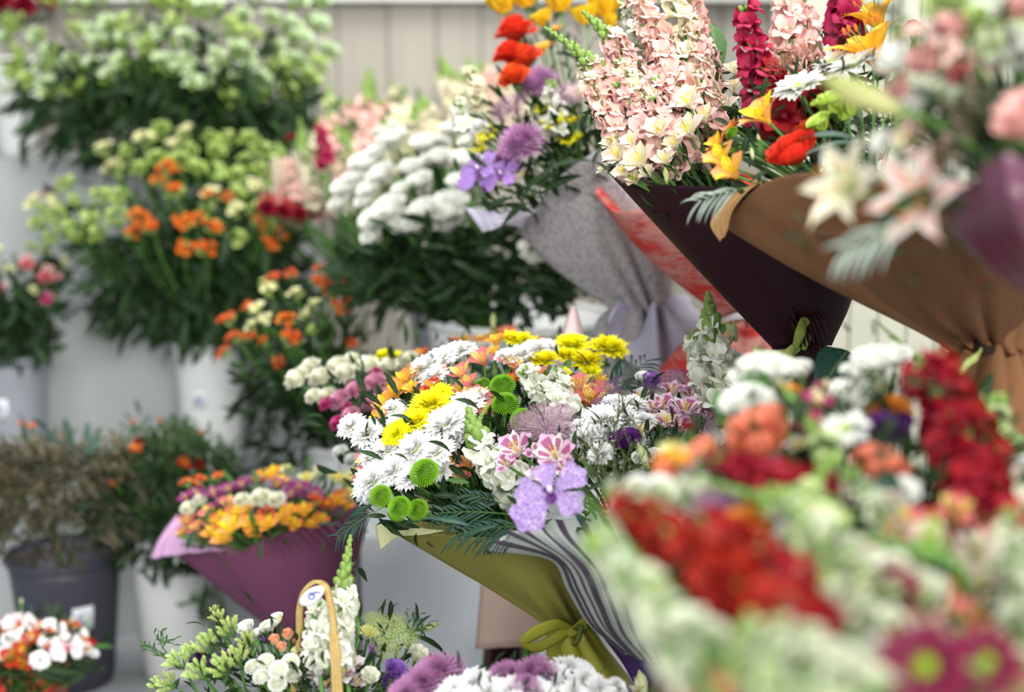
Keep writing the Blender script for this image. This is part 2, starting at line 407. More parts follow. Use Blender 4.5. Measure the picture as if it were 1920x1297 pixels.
def k_palm(n=9, mat=None, arch=.35, wid=.034, L=.75):
    p = MB(); s = MB()
    def ax(t): return Vector((0, -arch*t*t*.6, t))
    tube(s, [ax(i/8) for i in range(9)], [.012, .003], 0, 4)
    for i in range(n):
        t = .22+.76*i/n; l = L*(1-.45*t)*rr(.9, 1.1)
        for sd in (-1, 1):
            x = MB(); petal(x, l, wid*rr(.8, 1.2), -6, 78, 0, 0, 0, .3, 'lance', 8, 2, bend=1.2)
            d = Vector((sd*.62, -.15+rr(-.15, .15), .85+rr(-.1, .1))); p.add(x, fmat(d, ax(t), 0, 1, xref=Vector((0, -1, 0))))
    return [('', p, mat or LEAFB), ('leaf_stem', s, STEM)]
def k_leaf(wide=.3, prof='lance', a1=40, mat=None):
    p = MB(); petal(p, 1, wide, -8, a1, 0, 0, 0, .25, prof, 9, 4, .02, 2)
    return [('', p, mat or LEAF)]
def k_sprig(a='#2f4d2c', b='#4d6b3a', n=44, tipcol=None, wd=.06, ln=.17):
    s = MB(); p = MB(); q = MB()
    for bnum in range(5):
        a0 = bnum*1.3; e = Vector((math.cos(a0)*.32, math.sin(a0)*.32, 1-.12*bnum)); o = Vector((0, 0, .15*bnum))
        tube(s, [o, (o+e)/2 + Vector((0, 0, .03)), e], [.012, .005], 0, 4)
        for i in range(n//5):
            t = .15+.85*(i+1)/(n//5); c = o + (e-o)*t; x = MB(); petal(x, ln, wd, 30, 60, 0, 0, 0, .2, 'lance', 3, 2)
            p.add(x, fmat((e-o)+Vector((rr(-.5, .5), rr(-.5, .5), rr(-.3, .3))), c, rr(0, 6.28)))
        if tipcol:
            for i in range(12):
                c = o + (e-o)*rr(.5, 1.05) + Vector((rr(-.07, .07), rr(-.07, .07), rr(-.03, .05))); ball(q, c, .017, 0, 3, 5, 1.5)
    out = [('', p, leaf_mat('sprig'+a, a, b)), ('sprig_stem', s, TWIG)]
    if tipcol: out.append(('tiny_blossoms', q, plain('fleck'+tipcol, tipcol, .7)))
    return out
CACHE = {}
def get(kind, *a, var=3, **kw):
    v = R.randrange(var); key = (kind.__name__, a, tuple(sorted(kw.items())), v)
    if key not in CACHE:
        CACHE[key] = [(n, mb.mesh(n or kind.__name__[2:], m)) for n, mb, m in kind(*a, **kw)]
    return CACHE[key]

# ---------------------------------------------------------------- scene objects
def link(name, me, parent=None, M=None, label=None):
    o = bpy.data.objects.new(name, me); COL.objects.link(o)
    if parent is not None: o.parent = parent
    if M is not None: o.matrix_local = M
    if label: o['label'] = label
    return o
def thing(name, label, cat, loc, group=None, kind=None):
    o = bpy.data.objects.new(name, None); COL.objects.link(o); o.location = loc; o.empty_display_size = .02
    o['label'] = label; o['category'] = cat
    if group: o['group'] = group
    if kind: o['kind'] = kind
    return o
def part(name, mb, mat, parent, label=None, thick=0.0, base=None):
    me = mb.mesh(name, mat) if isinstance(mb, MB) else mb
    inv = Matrix.Translation(-(base if base is not None else (parent.location if parent is not None else Vector())))
    o = link(name, me, parent, inv if parent is not None else None, label)
    if thick:
        m = o.modifiers.new('thickness', 'SOLIDIFY'); m.thickness = thick; m.offset = 0
    return o
def solo(name, mb, mat, label=None, cat=None, kind=None, group=None, thick=0.0):
    o = link(name, mb.mesh(name, mat))
    if label: o['label'] = label
    if cat: o['category'] = cat
    if kind: o['kind'] = kind
    if group: o['group'] = group
    if thick: m = o.modifiers.new('thickness', 'SOLIDIFY'); m.thickness = thick; m.offset = 0
    return o
def flower(t, name, meshes, pos, nrm, size, roll=0.0, label=None, stem=None, srad=.0016, xref=None, via=None):
    """one flower as a part of thing t: petals with centre, buds and its own stem as sub-parts"""
    M = Matrix.Translation(-t.location) @ fmat(nrm, pos, roll, size, xref)
    o = link(name, meshes[0][1], t, M, label)
    for n, me in meshes[1:]: link(n, me, o)
    if stem is not None:
        n = Vector(nrm).normalized(); s = MB(); d = (Vector(stem)-Vector(pos)).length
        a = Vector(pos) - n*size*.15; b = a - n*min(.06, d*.3); c = Vector(stem)
        tube(s, [a, b, b.lerp(c, .5), c] if via is None else [a, a.lerp(via, .55), via, via.lerp(c, .5), c], srad, 0, 5, smooth=3)
        so = link('stem', s.mesh('stem', STEM), o); so.matrix_parent_inverse = Matrix()
        so.matrix_local = M.inverted() @ Matrix.Translation(-t.location)
    return o

# ================================================================ the setting
CP, SP = math.cos(PITCH), math.sin(PITCH)
def Yat(Z, z): return (Z - (CAM_H-z)*SP)/CP
def box(mb, a, b, mat=0):
    (x0, y0, z0), (x1, y1, z1) = a, b
    for q in ([(x0, y0, z0), (x1, y0, z0), (x0, y0, z1), (x1, y0, z1)], [(x1, y1, z0), (x0, y1, z0), (x1, y1, z1), (x0, y1, z1)],
              [(x0, y1, z0), (x0, y0, z0), (x0, y1, z1), (x0, y0, z1)], [(x1, y0, z0), (x1, y1, z0), (x1, y0, z1), (x1, y1, z1)],
              [(x0, y0, z1), (x1, y0, z1), (x0, y1, z1), (x1, y1, z1)], [(x0, y1, z0), (x1, y1, z0), (x0, y0, z0), (x1, y0, z0)]):
        mb.grid(np.array(q, float).reshape(2, 2, 3), None, mat)
def flat(o):
    me = o.data; me.polygons.foreach_set('use_smooth', np.zeros(len(me.polygons), bool)); return o
def board_mat(name, a, b, rough=.75):
    t = NT(name); m = t.add('ShaderNodeMapping'); m.inputs['Scale'].default_value = (1, 1, .07)
    tc = t.add('ShaderNodeTexCoord'); t.link(tc.outputs['Object'], m.inputs[0])
    n = t.noise(34, m.outputs[0], 4, .6); n2 = t.noise(3, m.outputs[0], 2)
    c = t.mix(n.outputs[0], hx(a), hx(b)); c = t.mix(t.math('MULTIPLY', n2.outputs[0], .35), c, hx(b)); t.bump(n.outputs[0], .3, .001)
    return t.finish(c, rough)
GREYBOARD = board_mat('weathered_board', '#b4afa3', '#98928a')
PALEBOARD = board_mat('painted_board', '#bcbdae', '#a9ab9b')
CLOTH = None
def cloth_mat(name, a, b):
    t = NT(name); n = t.noise(5, None, 4); n2 = t.noise(260, None, 1)
    c = t.mix(n.outputs[0], hx(a), hx(b)); t.bump(n2.outputs[0], .15, .0006); return t.finish(c, .9, .0, .1)
CLOTH = cloth_mat('grey_cloth', '#b0b4b3', '#969b9c'); CLOTH2 = cloth_mat('pale_grey_cloth', '#b4b8bb', '#9ca1a5')

# boarded wall behind: each board a raised strip with its joint
mb = MB(); x = -2.2; k = 0
while x < 2.0:
    wd = .125 + .012*math.sin(k*2.3); box(mb, (x, 3.80 + .004*(k % 3), 0), (x+wd-.006, 3.84, 2.6)); x += wd; k += 1
box(mb, (-2.2, 3.82, 0), (2.0, 3.9, 2.6))
flat(solo('wall_back', mb, GREYBOARD, kind='structure'))
mb = MB(); box(mb, (-2.2, 3.74, 1.655), (2.0, 3.80, 1.72)); flat(solo('trim_1', mb, plain('rail_paint', '#d2d2cc', .6), kind='structure'))
# pale beadboard return on the right
mb = MB(); x = XZ(1440, 2.3); k = 0
while x < 1.5:
    box(mb, (x, 2.30, 0), (x+.041, 2.33, 2.0)); box(mb, (x+.041, 2.306, 0), (x+.047, 2.33, 2.0)); x += .047
flat(solo('wall_right', mb, PALEBOARD, kind='structure'))
mb = MB(); box(mb, (-3, -2.5, -.06), (2.4, 4, 0)); flat(solo('floor', mb, plain('concrete', '#8b8a86', .85, scale=8), kind='structure'))

# stepped stand covered in grey cloth
BASE, TABLE = .35, .62
def step(x0, x1, y0, y1, z0, z1, seed, mat=CLOTH, fold=.006, n=90):
    """a cloth-covered step: front sheet with hanging folds running into the top and the right side"""
    m = MB(); r_ = random.Random(seed); ph = [r_.uniform(0, 6) for _ in range(4)]
    def dy(x, z): 
        d = (z1-z)/(z1-z0+.001)
        return -fold*(math.sin(x*23+ph[0]) + .7*math.sin(x*41+ph[1]+z*3))*(.2+d) - .012*d
    xs = np.linspace(x0, x1, n); P = []
    for z in np.linspace(z0, z1-.008, 8): P.append([(x, y0+dy(x, z), z) for x in xs])
    P.append([(x, y0+.004, z1-.001) for x in xs]); P.append([(x, y0+.014, z1) for x in xs]); P.append([(x, y1, z1) for x in xs])
    P.append([(x, y1, z0) for x in xs]); m.grid(P)
    ys = np.linspace(y0, y1, 12); m.grid([[(x1, y0, z0)]+[(x1, y, z0) for y in ys], [(x1, y0, z1-.001)]+[(x1, y, z1-.001) for y in ys]])
    return m
X0 = -1.75
for x1, y0, y1, z1, s, lab in ((XZ(575, 3.4), 3.335, 3.73, 1.273, 1, 'top cloth-draped step under the white bucket at the top left'), (XZ(570, 3.1), 3.06, 3.29, .934, 2, 'middle cloth-draped step behind the orange and lime alstroemerias'), (XZ(540, 2.85), 2.745, 3.02, .62, 3, 'lower cloth-draped step carrying the white ribbed and the labelled grey bucket')):
    st = thing('display_step', lab, 'display step', ((X0+x1)/2, (y0+y1)/2, BASE)); part('cloth_cover', step(X0, x1, y0, y1, BASE+.001, z1, s), CLOTH, st)
st = thing('display_platform', 'low wide platform in pale grey cloth under all the steps and buckets', 'platform', (-.2, 2.7, 0))
part('cloth_cover', step(X0, 1.3, 1.74, 3.73, 0, BASE, 5, CLOTH2, .004), CLOTH2, st)
pe = thing('pedestal', 'cloth-draped grey pedestal under the wide white bucket', 'pedestal', (.1, 2.5, BASE))
part('cloth_cover', step(XZ(680, 2.43), XZ(1150, 2.33), 2.30, 2.95, BASE, .70, 9, CLOTH2, .011, 120), cloth_mat('light_cloth', '#c9cdd1', '#b4babf'), pe)
tb = thing('display_table', 'low cloth-covered table at the front carrying the basket and bouquets', 'table', (.3, 1.1, 0))
part('tabletop_cloth', step(-.8, 1.5, .5, 1.66, 0, TABLE, 12, CLOTH2, .006), CLOTH2, tb)

# ---------------------------------------------------------------- buckets
def bucket(px, Z, wtop, ztop, z0, name, label, mat, cat='bucket', taper=.78, ribs=0, tag=None, group=None, dx=0):
    """open tapering bucket with rim, inside wall and a price label; px, wtop in photo pixels"""
    x = XZ(px, Z); zc = (ztop+z0)/2; y = Yat(Z, ztop); r1 = wtop*K*Z/2; r0 = r1*taper; h = ztop - z0
    t = thing(name, label, cat, (x, y, z0), group); th = .003
    nv = 72; ph = np.linspace(0, 2*PI, nv+1); m = MB()
    prof = [(0.0, 0), (r0*.96, 0), (r0, .006)] + [(r0+(r1-r0)*k/8, h*k/8) for k in range(1, 9)] + [(r1-th, h), (r0-th, .01), (0, .01)]
    P = []
    for i, (q, zz) in enumerate(prof):
        rb = q*(1 + (ribs and .012*0)) 
        row = []
        for a in ph:
            qq = q*(1 + (.012*math.cos(a*ribs) if ribs and 2 < i < 10 else 0)); row.append((x+qq*math.cos(a), y+qq*math.sin(a), z0+zz))
        P.append(row)
    m.grid(P); part('bucket_body', m, mat, t)
    rm = MB(); P = []
    for q, zz in ((r1-.001, h-.012), (r1+.005, h-.011), (r1+.006, h-.002), (r1+.002, h+.003), (r1-.004, h+.001), (r1-.004, h-.01)):
        P.append([(x+q*math.cos(a), y+q*math.sin(a), z0+zz) for a in ph])
    rm.grid(P); part('rim', rm, mat, t)
    wt = MB(); wt.grid([[(x, y, z0+h*.7)]*(nv+1), [(x+(r1*.93)*math.cos(a), y+(r1*.93)*math.sin(a), z0+h*.7) for a in ph]])
    part('water', wt, plain('bucket_water', '#3b4640', .1, 0, .05, 5, .6), t)
    if tag:
        a0, zf, wa, hh = tag; lb = MB(); q = r0+(r1-r0)*zf+.003
        G = [[(x+(q+(r1-r0)*hh*s/h)*math.cos(a), y+(q+(r1-r0)*hh*s/h)*math.sin(a), z0+h*zf+hh*s) for a in np.linspace(a0-wa, a0+wa, 8)] for s in (-.5, 0, .5)]
        lb.grid(G); lo = part('price_label', lb, plain('label_paper', '#dfe3e6', .6), t, 'small pale paper label', .0006)
        # round blue stamp on the label: a ring with a short bar through it, as the photo shows a blue mark
        sm = MB(); c = Vector((x+(q+.0012)*math.cos(a0), y+(q+.0012)*math.sin(a0), z0+h*zf)); tx = Vector((-math.sin(a0), math.cos(a0), 0)); rr_ = hh*.22
        tube(sm, [c + tx*rr_*math.cos(k*PI/8) + Vector((0, 0, rr_*math.sin(k*PI/8))) for k in range(15)], .0016, 0, 4)
        tube(sm, [c - tx*rr_*.5, c + tx*rr_*.7], .0014, 0, 4)
        so = link('stamp', sm.mesh('stamp', plain('stamp_ink', '#4a56a8', .6)), lo); 
    return t, Vector((x, y, ztop))
WHITEP = plain('white_plastic', '#d7dad8', .4, 0, .03, 6, .4)
GREYP = plain('grey_plastic', '#8c9198', .4, 0, .05, 6, .4)
DARKP = plain('dark_plastic', '#3a3b46', .5, 0, .05, 6, .4)
FR = -PI/2
bucket(25, 3.47, 92, 1.273+.235, 1.273, 'flower_bucket', 'white bucket of dark red flowers at the top left corner of the stand', WHITEP)
bucket(350, 3.23, 130, 1.19, .934, 'flower_bucket', 'grey bucket behind the leaves of the tall white-green alstroemerias', GREYP)
bucket(390, 3.0, 128, .913, .62, 'flower_bucket', 'white ribbed bucket under the orange and green alstroemerias', WHITEP, ribs=30, tag=(FR-.12, .62, .22, .035))
bucket(20, 3.0, 128, .885, .62, 'flower_bucket', 'grey bucket with pale label under the pink and white spray flowers', GREYP, tag=(FR-.08, .62, .25, .04))
bucket(322, 2.65, 150, .589, BASE, 'flower_bucket', 'white ribbed bucket standing left of the purple paper bouquet', WHITEP, ribs=34)
bucket(120, 2.62, 205, .60, BASE, 'flower_bucket', 'dark grey bucket with pale label in shade under brown filler foliage', DARKP, tag=(FR+.6, .6, .2, .045))
bucket(629, 2.6, 100, .80, BASE, 'flower_bucket', 'tall white bucket under the orange-red and cream alstroemerias', WHITEP, taper=.85)
bucket(970, 2.52, 345, 1.045, .70, 'flower_basin', 'wide white bucket holding the white lisianthus on the pedestal', WHITEP, taper=.66)
bucket(830, 3.0, 120, .98, .70, 'flower_bucket', 'grey bucket behind the wide white one with pale snapdragons', GREYP)
bucket(575, 2.2, 110, .56, BASE, 'flower_bucket', 'grey bucket holding the purple paper bouquet', GREYP)
bucket(1012, 2.0, 110, .62, BASE, 'flower_bucket', 'grey bucket behind the olive bouquet holding the cream and pink one', GREYP)
bucket(1235, 2.1, 110, .98, BASE, 'tall_bucket', 'tall grey bucket under the newspaper-print bouquet', GREYP, taper=.9)
bucket(1400, 1.98, 105, .98, BASE, 'tall_bucket', 'tall grey bucket under the red-print bouquet', GREYP, taper=.9)
bucket(1085, 1.62, 95, .775, TABLE, 'vase', 'grey vase holding the olive-wrapped bouquet', GREYP, 'vase')
bucket(1255, 1.55, 95, .74, TABLE, 'vase', 'grey vase holding the striped purple bouquet', GREYP, 'vase')
bucket(1575, 1.55, 100, 1.0, TABLE, 'tall_vase', 'tall pale vase holding the maroon-wrapped bouquet', WHITEP, 'vase', taper=.85)
bucket(1880, 1.36, 110, .98, TABLE, 'tall_vase', 'tall grey vase holding the kraft-paper bouquet', GREYP, 'vase', taper=.85)

bx = thing('wooden_crate', 'dark red-brown wooden crate glimpsed below the beige paper', 'crate', (XZ(950, 2.16), 2.08, BASE))
cw = board_mat('dark_wood', '#3b1a18', '#2a1212')
for k in range(4):
    m = MB(); box(m, (XZ(905, 2.16), 2.02, BASE+.003+k*.058), (XZ(990, 2.16), 2.03, BASE+.055+k*.058)); flat(part('board', m, cw, bx))
for xa_ in (XZ(905, 2.16), XZ(990, 2.16)-.012):
    m = MB(); box(m, (xa_, 2.03, BASE), (xa_+.012, 2.14, BASE+.235)); flat(part('side_panel', m, cw, bx))
m = MB(); box(m, (XZ(905, 2.16), 2.14, BASE), (XZ(990, 2.16), 2.15, BASE+.235)); flat(part('back_panel', m, cw, bx))

# ================================================================ papers
def paper(name, col, col2=None, rough=.65, trans=.12, kind=None, spec=.25):
    if name in MATS: return MATS[name]
    t = NT(name); u, v, uv = t.uv(); n = t.noise(9, None, 4, .6)
    c = t.mix(t.math('MULTIPLY', n.outputs[0], .8), hx(col), hx(col2 or col))
    if kind == 'news':      # rows of small broken grey-violet print
        m = t.add('ShaderNodeMapping'); m.inputs['Scale'].default_value = (34, 11, 1); t.link(uv, m.inputs[0])
        p = t.noise(2.3, m.outputs[0], 4, .7); p2 = t.noise(3.2, uv, 2)
        c = t.mix(t.math('MULTIPLY', t.ramp(p.outputs[0], (.46, (0, 0, 0, 1)), (.56, (1, 1, 1, 1))), t.math('MULTIPLY', p2.outputs[0], 1.1)), c, hx('#7d7a88'))
    if kind == 'redprint':
        p = t.noise(4, uv, 4, .7); p2 = t.noise(30, uv, 2, .8)
        f = t.ramp(p.outputs[0], (.44, (0, 0, 0, 1)), (.54, (1, 1, 1, 1))); f2 = t.ramp(p2.outputs[0], (.52, (0, 0, 0, 1)), (.62, (1, 1, 1, 1)))
        c = t.mix(f, c, hx('#c9403c')); c = t.mix(t.math('MULTIPLY', f2, .4), c, hx('#a8242a'))
    if kind == 'kraftprint':
        p = t.noise(3.5, uv, 3, .6); p2 = t.noise(40, uv, 2, .8)
        f = t.math('MULTIPLY', t.ramp(p.outputs[0], (.55, (0, 0, 0, 1)), (.62, (1, 1, 1, 1))), t.ramp(p2.outputs[0], (.5, (0, 0, 0, 1)), (.56, (1, 1, 1, 1))))
        c = t.mix(t.math('MULTIPLY', f, .55), c, hx('#8a2f2f'))
    if kind == 'stripe':
        wv = t.math('FRACT', t.math('MULTIPLY', u, 8.0)); c = t.mix(t.ramp(wv, (.0, (0, 0, 0, 1)), (.30, (0, 0, 0, 1)), (.36, (1, 1, 1, 1)), (.94, (1, 1, 1, 1)), (1, (0, 0, 0, 1))), hx('#453a48'), c)
    t.bump(n.outputs[0], .35, .004)
    MATS[name] = t.finish(c, rough, trans, spec); return MATS[name]
def cone_rows(tie, rt, front, D=.16, lift=20, bulge=.0, m=5, nrow=4, bulge_r=None):
    """closed wrap: rows of control points from the tied neck up to the rim; front rim given left to right, the back rounds off behind"""
    tp = W(*tie[:2], tie[2]); n = len(front); Z = tie[2]
    rim = [W(px, py, Z+dz) for px, py, dz in front]
    a, b = front[-1], front[0]
    for i in range(1, m):
        s = i/m; q = math.sin(s*PI); rim.append(W(a[0]+(b[0]-a[0])*s, a[1]+(b[1]-a[1])*s - lift*q, Z + a[2]+(b[2]-a[2])*s + D*q))
    N = len(rim); neck = []
    for i in range(N):
        an = PI + PI*i/(n-1) if i < n else (i-n+1)/m*PI
        neck.append(tp + Vector((math.cos(an)*rt, math.sin(an)*rt, 0)))
    c = sum(rim, Vector())/N; rows = []
    for k in range(nrow+1):
        s = k/nrow; row = []
        for p0, p1 in zip(neck, rim):
            p = p0.lerp(p1, s); ax = tp.lerp(c, s); d = p-ax
            row.append(p + d.normalized()*(bulge if bulge_r is None or d.x < 0 else bulge_r)*math.sin(s*PI)*min(1, d.length/.05))
        rows.append(row)
    return rows
def surf(rows, closed=False, ku=6, kv=6, wr=0.0, seed=0, pleat=0, fade=1.5):
    A = np.array([[list(p) for p in r] for r in rows]); A = np.array([crom(r, kv, closed) for r in A])
    A = crom(A.reshape(len(A), -1), ku).reshape(-1, A.shape[1], 3)
    r_ = random.Random(seed); nu, nv = A.shape[:2]; u = np.linspace(0, 1, nu)[:, None]; v = np.linspace(0, 1, nv)[None, :]
    T = np.gradient(A, axis=1); S = np.gradient(A, axis=0); N = np.cross(S, T); N /= np.linalg.norm(N, axis=2)[:, :, None] + 1e-9
    d = 0
    for k in range(5):
        f = r_.choice([2, 3, 4, 5, 7]) if not closed else r_.choice([2, 3, 5]); d = d + math.cos(k)*np.sin(2*PI*f*v + r_.uniform(0, 6) + 2.2*u*r_.uniform(-1, 1))
    A = A + N*(wr*.5*d)[:, :, None]
    if pleat: 
        e = (1-u)**fade*np.sin(2*PI*pleat*v + 1.5*np.sin(7*v*PI))*wr*1.6*(np.sin(PI*v)**.3 if not closed else 1); A = A + N*e[:, :, None]
    mb = MB(); mb.grid(A); return mb
def rim_noise(front, amp, seed):
    r_ = random.Random(seed); return front
def ribbon(pts, wd, upv=(0, 0, 1)):
    P = crom([list(W(*p)) for p in pts], 8); T = np.gradient(P, axis=0); U = np.cross(T, np.array([0, 1.0, .2])); U /= np.linalg.norm(U, axis=1)[:, None] + 1e-9
    ww = np.interp(np.linspace(0, 1, len(P)), np.linspace(0, 1, len(wd)), wd)[:, None]
    m = MB(); m.grid(np.stack([P-U*ww, P-U*ww*.5 + np.array([0, -.0015, 0]), P+U*ww*.5 + np.array([0, -.0015, 0]), P+U*ww], 1)); return m

# ================================================================ flower codes
def C(*a): return a
def dz(tip, base, ctr='lime', **kw): return lambda: get(k_daisy, tip, base, ctr, **kw)
FK = dict(
 wd=('chrysanthemum', 'white chrysanthemum', lambda: get(k_daisy, '#f8f8f8', '#f1f3e2', n=26, layers=5, w=.14, dome=72)),
 wq=('chrysanthemum', 'white daisy chrysanthemum with round lime centre', lambda: get(k_daisy, '#f1f2ee', '#e2e8c8', n=26, layers=2, w=.17, dome=84)),
 wb=('chrysanthemum', 'white button chrysanthemum', lambda: get(k_pompon, '#edefe6', '#dfe5c4', 90, .12)),
 yd=('chrysanthemum', 'bright yellow chrysanthemum', lambda: get(k_daisy, '#fbf41c', '#efe01a', n=26, layers=5, w=.15, dome=64)),
 gp=('button_chrysanthemum', 'green button chrysanthemum', lambda: get(k_pompon, '#7eb324', '#3c6a12', 230, .05)),
 cm=('chrysanthemum', 'cream chrysanthemum', lambda: get(k_mum, '#eeeedd', '#dfe0bd')),
 pm=('chrysanthemum', 'pink chrysanthemum', lambda: get(k_mum, '#e0a3bd', '#d58aa8')),
 mm=('chrysanthemum', 'magenta chrysanthemum', lambda: get(k_mum, '#cf4d8d', '#a92e6a')),
 lm=('chrysanthemum', 'lilac chrysanthemum', lambda: get(k_mum, '#c9a3c4', '#b184ad')),
 mg=('gerbera', 'magenta gerbera with green centre', lambda: get(k_gerbera, '#76123a', '#4a061e', '#7f9e20', 20)),
 og=('gerbera', 'orange-red gerbera', lambda: get(k_gerbera, '#e2511f', '#c93613', '#c9a52b')),
 oc=('carnation', 'orange-red double bloom', lambda: get(k_carnation, '#e4512a', '#c93718')),
 yr=('rose', 'bright yellow bloom', lambda: get(k_rose, '#f4cf2a', '#eeb41c', open_=.7)),
 wc=('carnation', 'white carnation', lambda: get(k_carnation, '#eff0ec', '#e2e8cc')),
 rc=('carnation', 'red carnation', lambda: get(k_carnation, '#a01a1e', '#780c16')),
 cc=('carnation', 'crimson carnation', lambda: get(k_carnation, '#9c1c34', '#6e1020')),
 pc=('carnation', 'pink carnation', lambda: get(k_carnation, '#d97b86', '#b9475a')),
 wl=('lisianthus', 'white lisianthus', lambda: get(k_rose, '#f0f1ea', '#dfe6c3')),
 ll=('lisianthus', 'lime-green lisianthus', lambda: get(k_rose, '#c2dc6b', '#9cc23e')),
 dl=('lisianthus', 'deep purple lisianthus', lambda: get(k_rose, '#5c2272', '#3b1450', open_=1.05)),
 vl=('freesia', 'violet freesia', lambda: get(k_rose, '#8a5fb0', '#6b3f92', layers=3, open_=.8)),
 wr=('rose', 'white rose', lambda: get(k_rose, '#eef0de', '#d9e1b4', open_=.8)),
 pr=('rose', 'pale pink rose', lambda: get(k_rose, '#eab9b4', '#e59a8e', open_=.8)),
 br=('rose', 'peach rosebud', lambda: get(k_rose, '#eba98a', '#ecd39a', layers=4, open_=.35)),
 pe=('ranunculus', 'peach ranunculus', lambda: get(k_ranunculus, '#ee9c7e', '#f4b844')),
 ye=('ranunculus', 'yellow-orange ranunculus', lambda: get(k_ranunculus, '#eda945', '#e9b23a')),
 oe=('ranunculus', 'orange-red ranunculus', lambda: get(k_ranunculus, '#e04e26', '#c83a18')),
 pa=('alstroemeria', 'coral pink alstroemeria', lambda: get(k_alstro, '#dd7676', '#e79a86', '#ecd57a', '#b13f4a')),
 ra=('alstroemeria', 'red alstroemeria', lambda: get(k_alstro, '#bf3a22', '#cc5a2a', '#d98a35', '#7d1c14')),
 oa=('alstroemeria', 'orange alstroemeria', lambda: get(k_alstro, '#ec9440', '#efb145', '#f2cf2a', '#b5571d')),
 ya=('alstroemeria', 'apricot alstroemeria with yellow throat', lambda: get(k_alstro, '#efa566', '#f1c24a', '#f4dc22', '#c9732b')),
 ka=('alstroemeria', 'cream pink alstroemeria with green tips', lambda: get(k_alstro, '#efd9cd', '#ece6cf', '#eee9d0', '#b7c873')),
 la=('alstroemeria', 'lilac and white alstroemeria with magenta flares', lambda: get(k_alstro, '#dcb3cf', '#efe4ea', '#f0e3ea', '#9c2470', 'blotch', 'blotch')),
 va=('alstroemeria', 'plum purple alstroemeria', lambda: get(k_alstro, '#8a2e6e', '#9c4a85', '#a86a90', '#4e1542')),
 ma=('alstroemeria', 'magenta alstroemeria', lambda: get(k_alstro, '#b8306c', '#c86a8e', '#e8dcb0', '#7a1546')),
 ga=('alstroemeria', 'pale green-yellow alstroemeria', lambda: get(k_alstro, '#dfe2a0', '#d8dc8a', '#ead97a', '#a8863b')),
 xa=('alstroemeria', 'spotted pale alstroemeria', lambda: get(k_alstro, '#e3dbe0', '#e3dcd0', '#dcc3cf', '#8a2f5c', 'blotch')),
 pl=('lily', 'pink and white lily', lambda: get(k_lily, '#f1e6e2', '#eadfca', '#e59a93')),
 wL=('lily', 'cream white lily', lambda: get(k_lily, '#f1ecdc', '#e3e2b8', '#e8dfb2')),
 yL=('lily', 'yellow-orange lily', lambda: get(k_lily, '#f0bb35', '#e2aa1c', '#e29a1c')),
 vo=('orchid', 'violet veined orchid', lambda: get(k_orchid, '#a47fc6', '#9a70bd', '#e4d6f0', '#5d2a78')),
 vp=('orchid', 'violet orchid', lambda: get(k_orchid, '#9c72c0', '#8d5fb4', '#c4a6d8', '#6d3a86')),
 wo=('orchid', 'white orchid with pink throat', lambda: get(k_orchid, '#f0eaea', '#e4b5bd', '#f2dfe2', '#b93a5e')),
 lz=('bristly_bloom', 'bristly mauve chrysanthemum', lambda: get(k_mum, '#c08bb6', '#8f5a88', 190, .32, .045)),
 tr=('trachelium', 'lacy mauve trachelium head', lambda: get(k_trachelium, '#c992ba')),
 tm=('trachelium', 'dense mauve flower head', lambda: get(k_trachelium, '#a36a9c', 420, '#8a5a80', tiny=.085)),
 tv=('statice', 'violet statice head', lambda: get(k_trachelium, '#8a4fa6', 160, '#6f8a55', tiny=.09)),
 gr=('goldenrod', 'yellow goldenrod plume', lambda: get(k_goldenrod, '#e9e01f')),
 hy=('green_bloom', 'pale green hydrangea floret head', lambda: get(k_trachelium, '#c3d38c', 110, '#8fae4a', tiny=.15)),
 rf=('filler_blossom', 'rust-pink feathery filler', lambda: get(k_trachelium, '#b9745f', 170, '#7a6a4a', tiny=.06)),
 uw=('alstroemeria', 'white-green alstroemeria head', lambda: get(k_alstro_umbel, '#d3e2c6', '#8fb560', '#cfdfa8', '#93b058', 4, 7, '#8fb050')),
 ug=('alstroemeria', 'green budded alstroemeria head', lambda: get(k_alstro_umbel, '#b9cf7a', '#8aa94c', '#c3d287', '#86a24a', 2, 11, '#9fb95c')),
 uo=('alstroemeria', 'orange alstroemeria head', lambda: get(k_alstro_umbel, '#cf5420', '#c84a18', '#ec9c2c', '#8f3214')),
 ur=('alstroemeria', 'red-pink alstroemeria head', lambda: get(k_alstro_umbel, '#b9384a', '#b04242', '#d0664f', '#7a1b2c')),
 us=('alstroemeria', 'orange-red alstroemeria head', lambda: get(k_alstro_umbel, '#d44a2c', '#d45a30', '#ea9440', '#a5301c')),
 uc=('alstroemeria', 'cream alstroemeria head', lambda: get(k_alstro_umbel, '#e6e6bb', '#d8dd9a', '#e8e3a8', '#a9a456', 4, 3)),
 uf=('spray_rose', 'pink and white spray head', lambda: get(k_alstro_umbel, '#e3b9bd', '#dfd3b8', '#c9506e', '#8b2242', 4, 4)),
 bs=('alstroemeria_buds', 'closed pale green buds', lambda: get(k_budspray, '#c6d78d')),
)
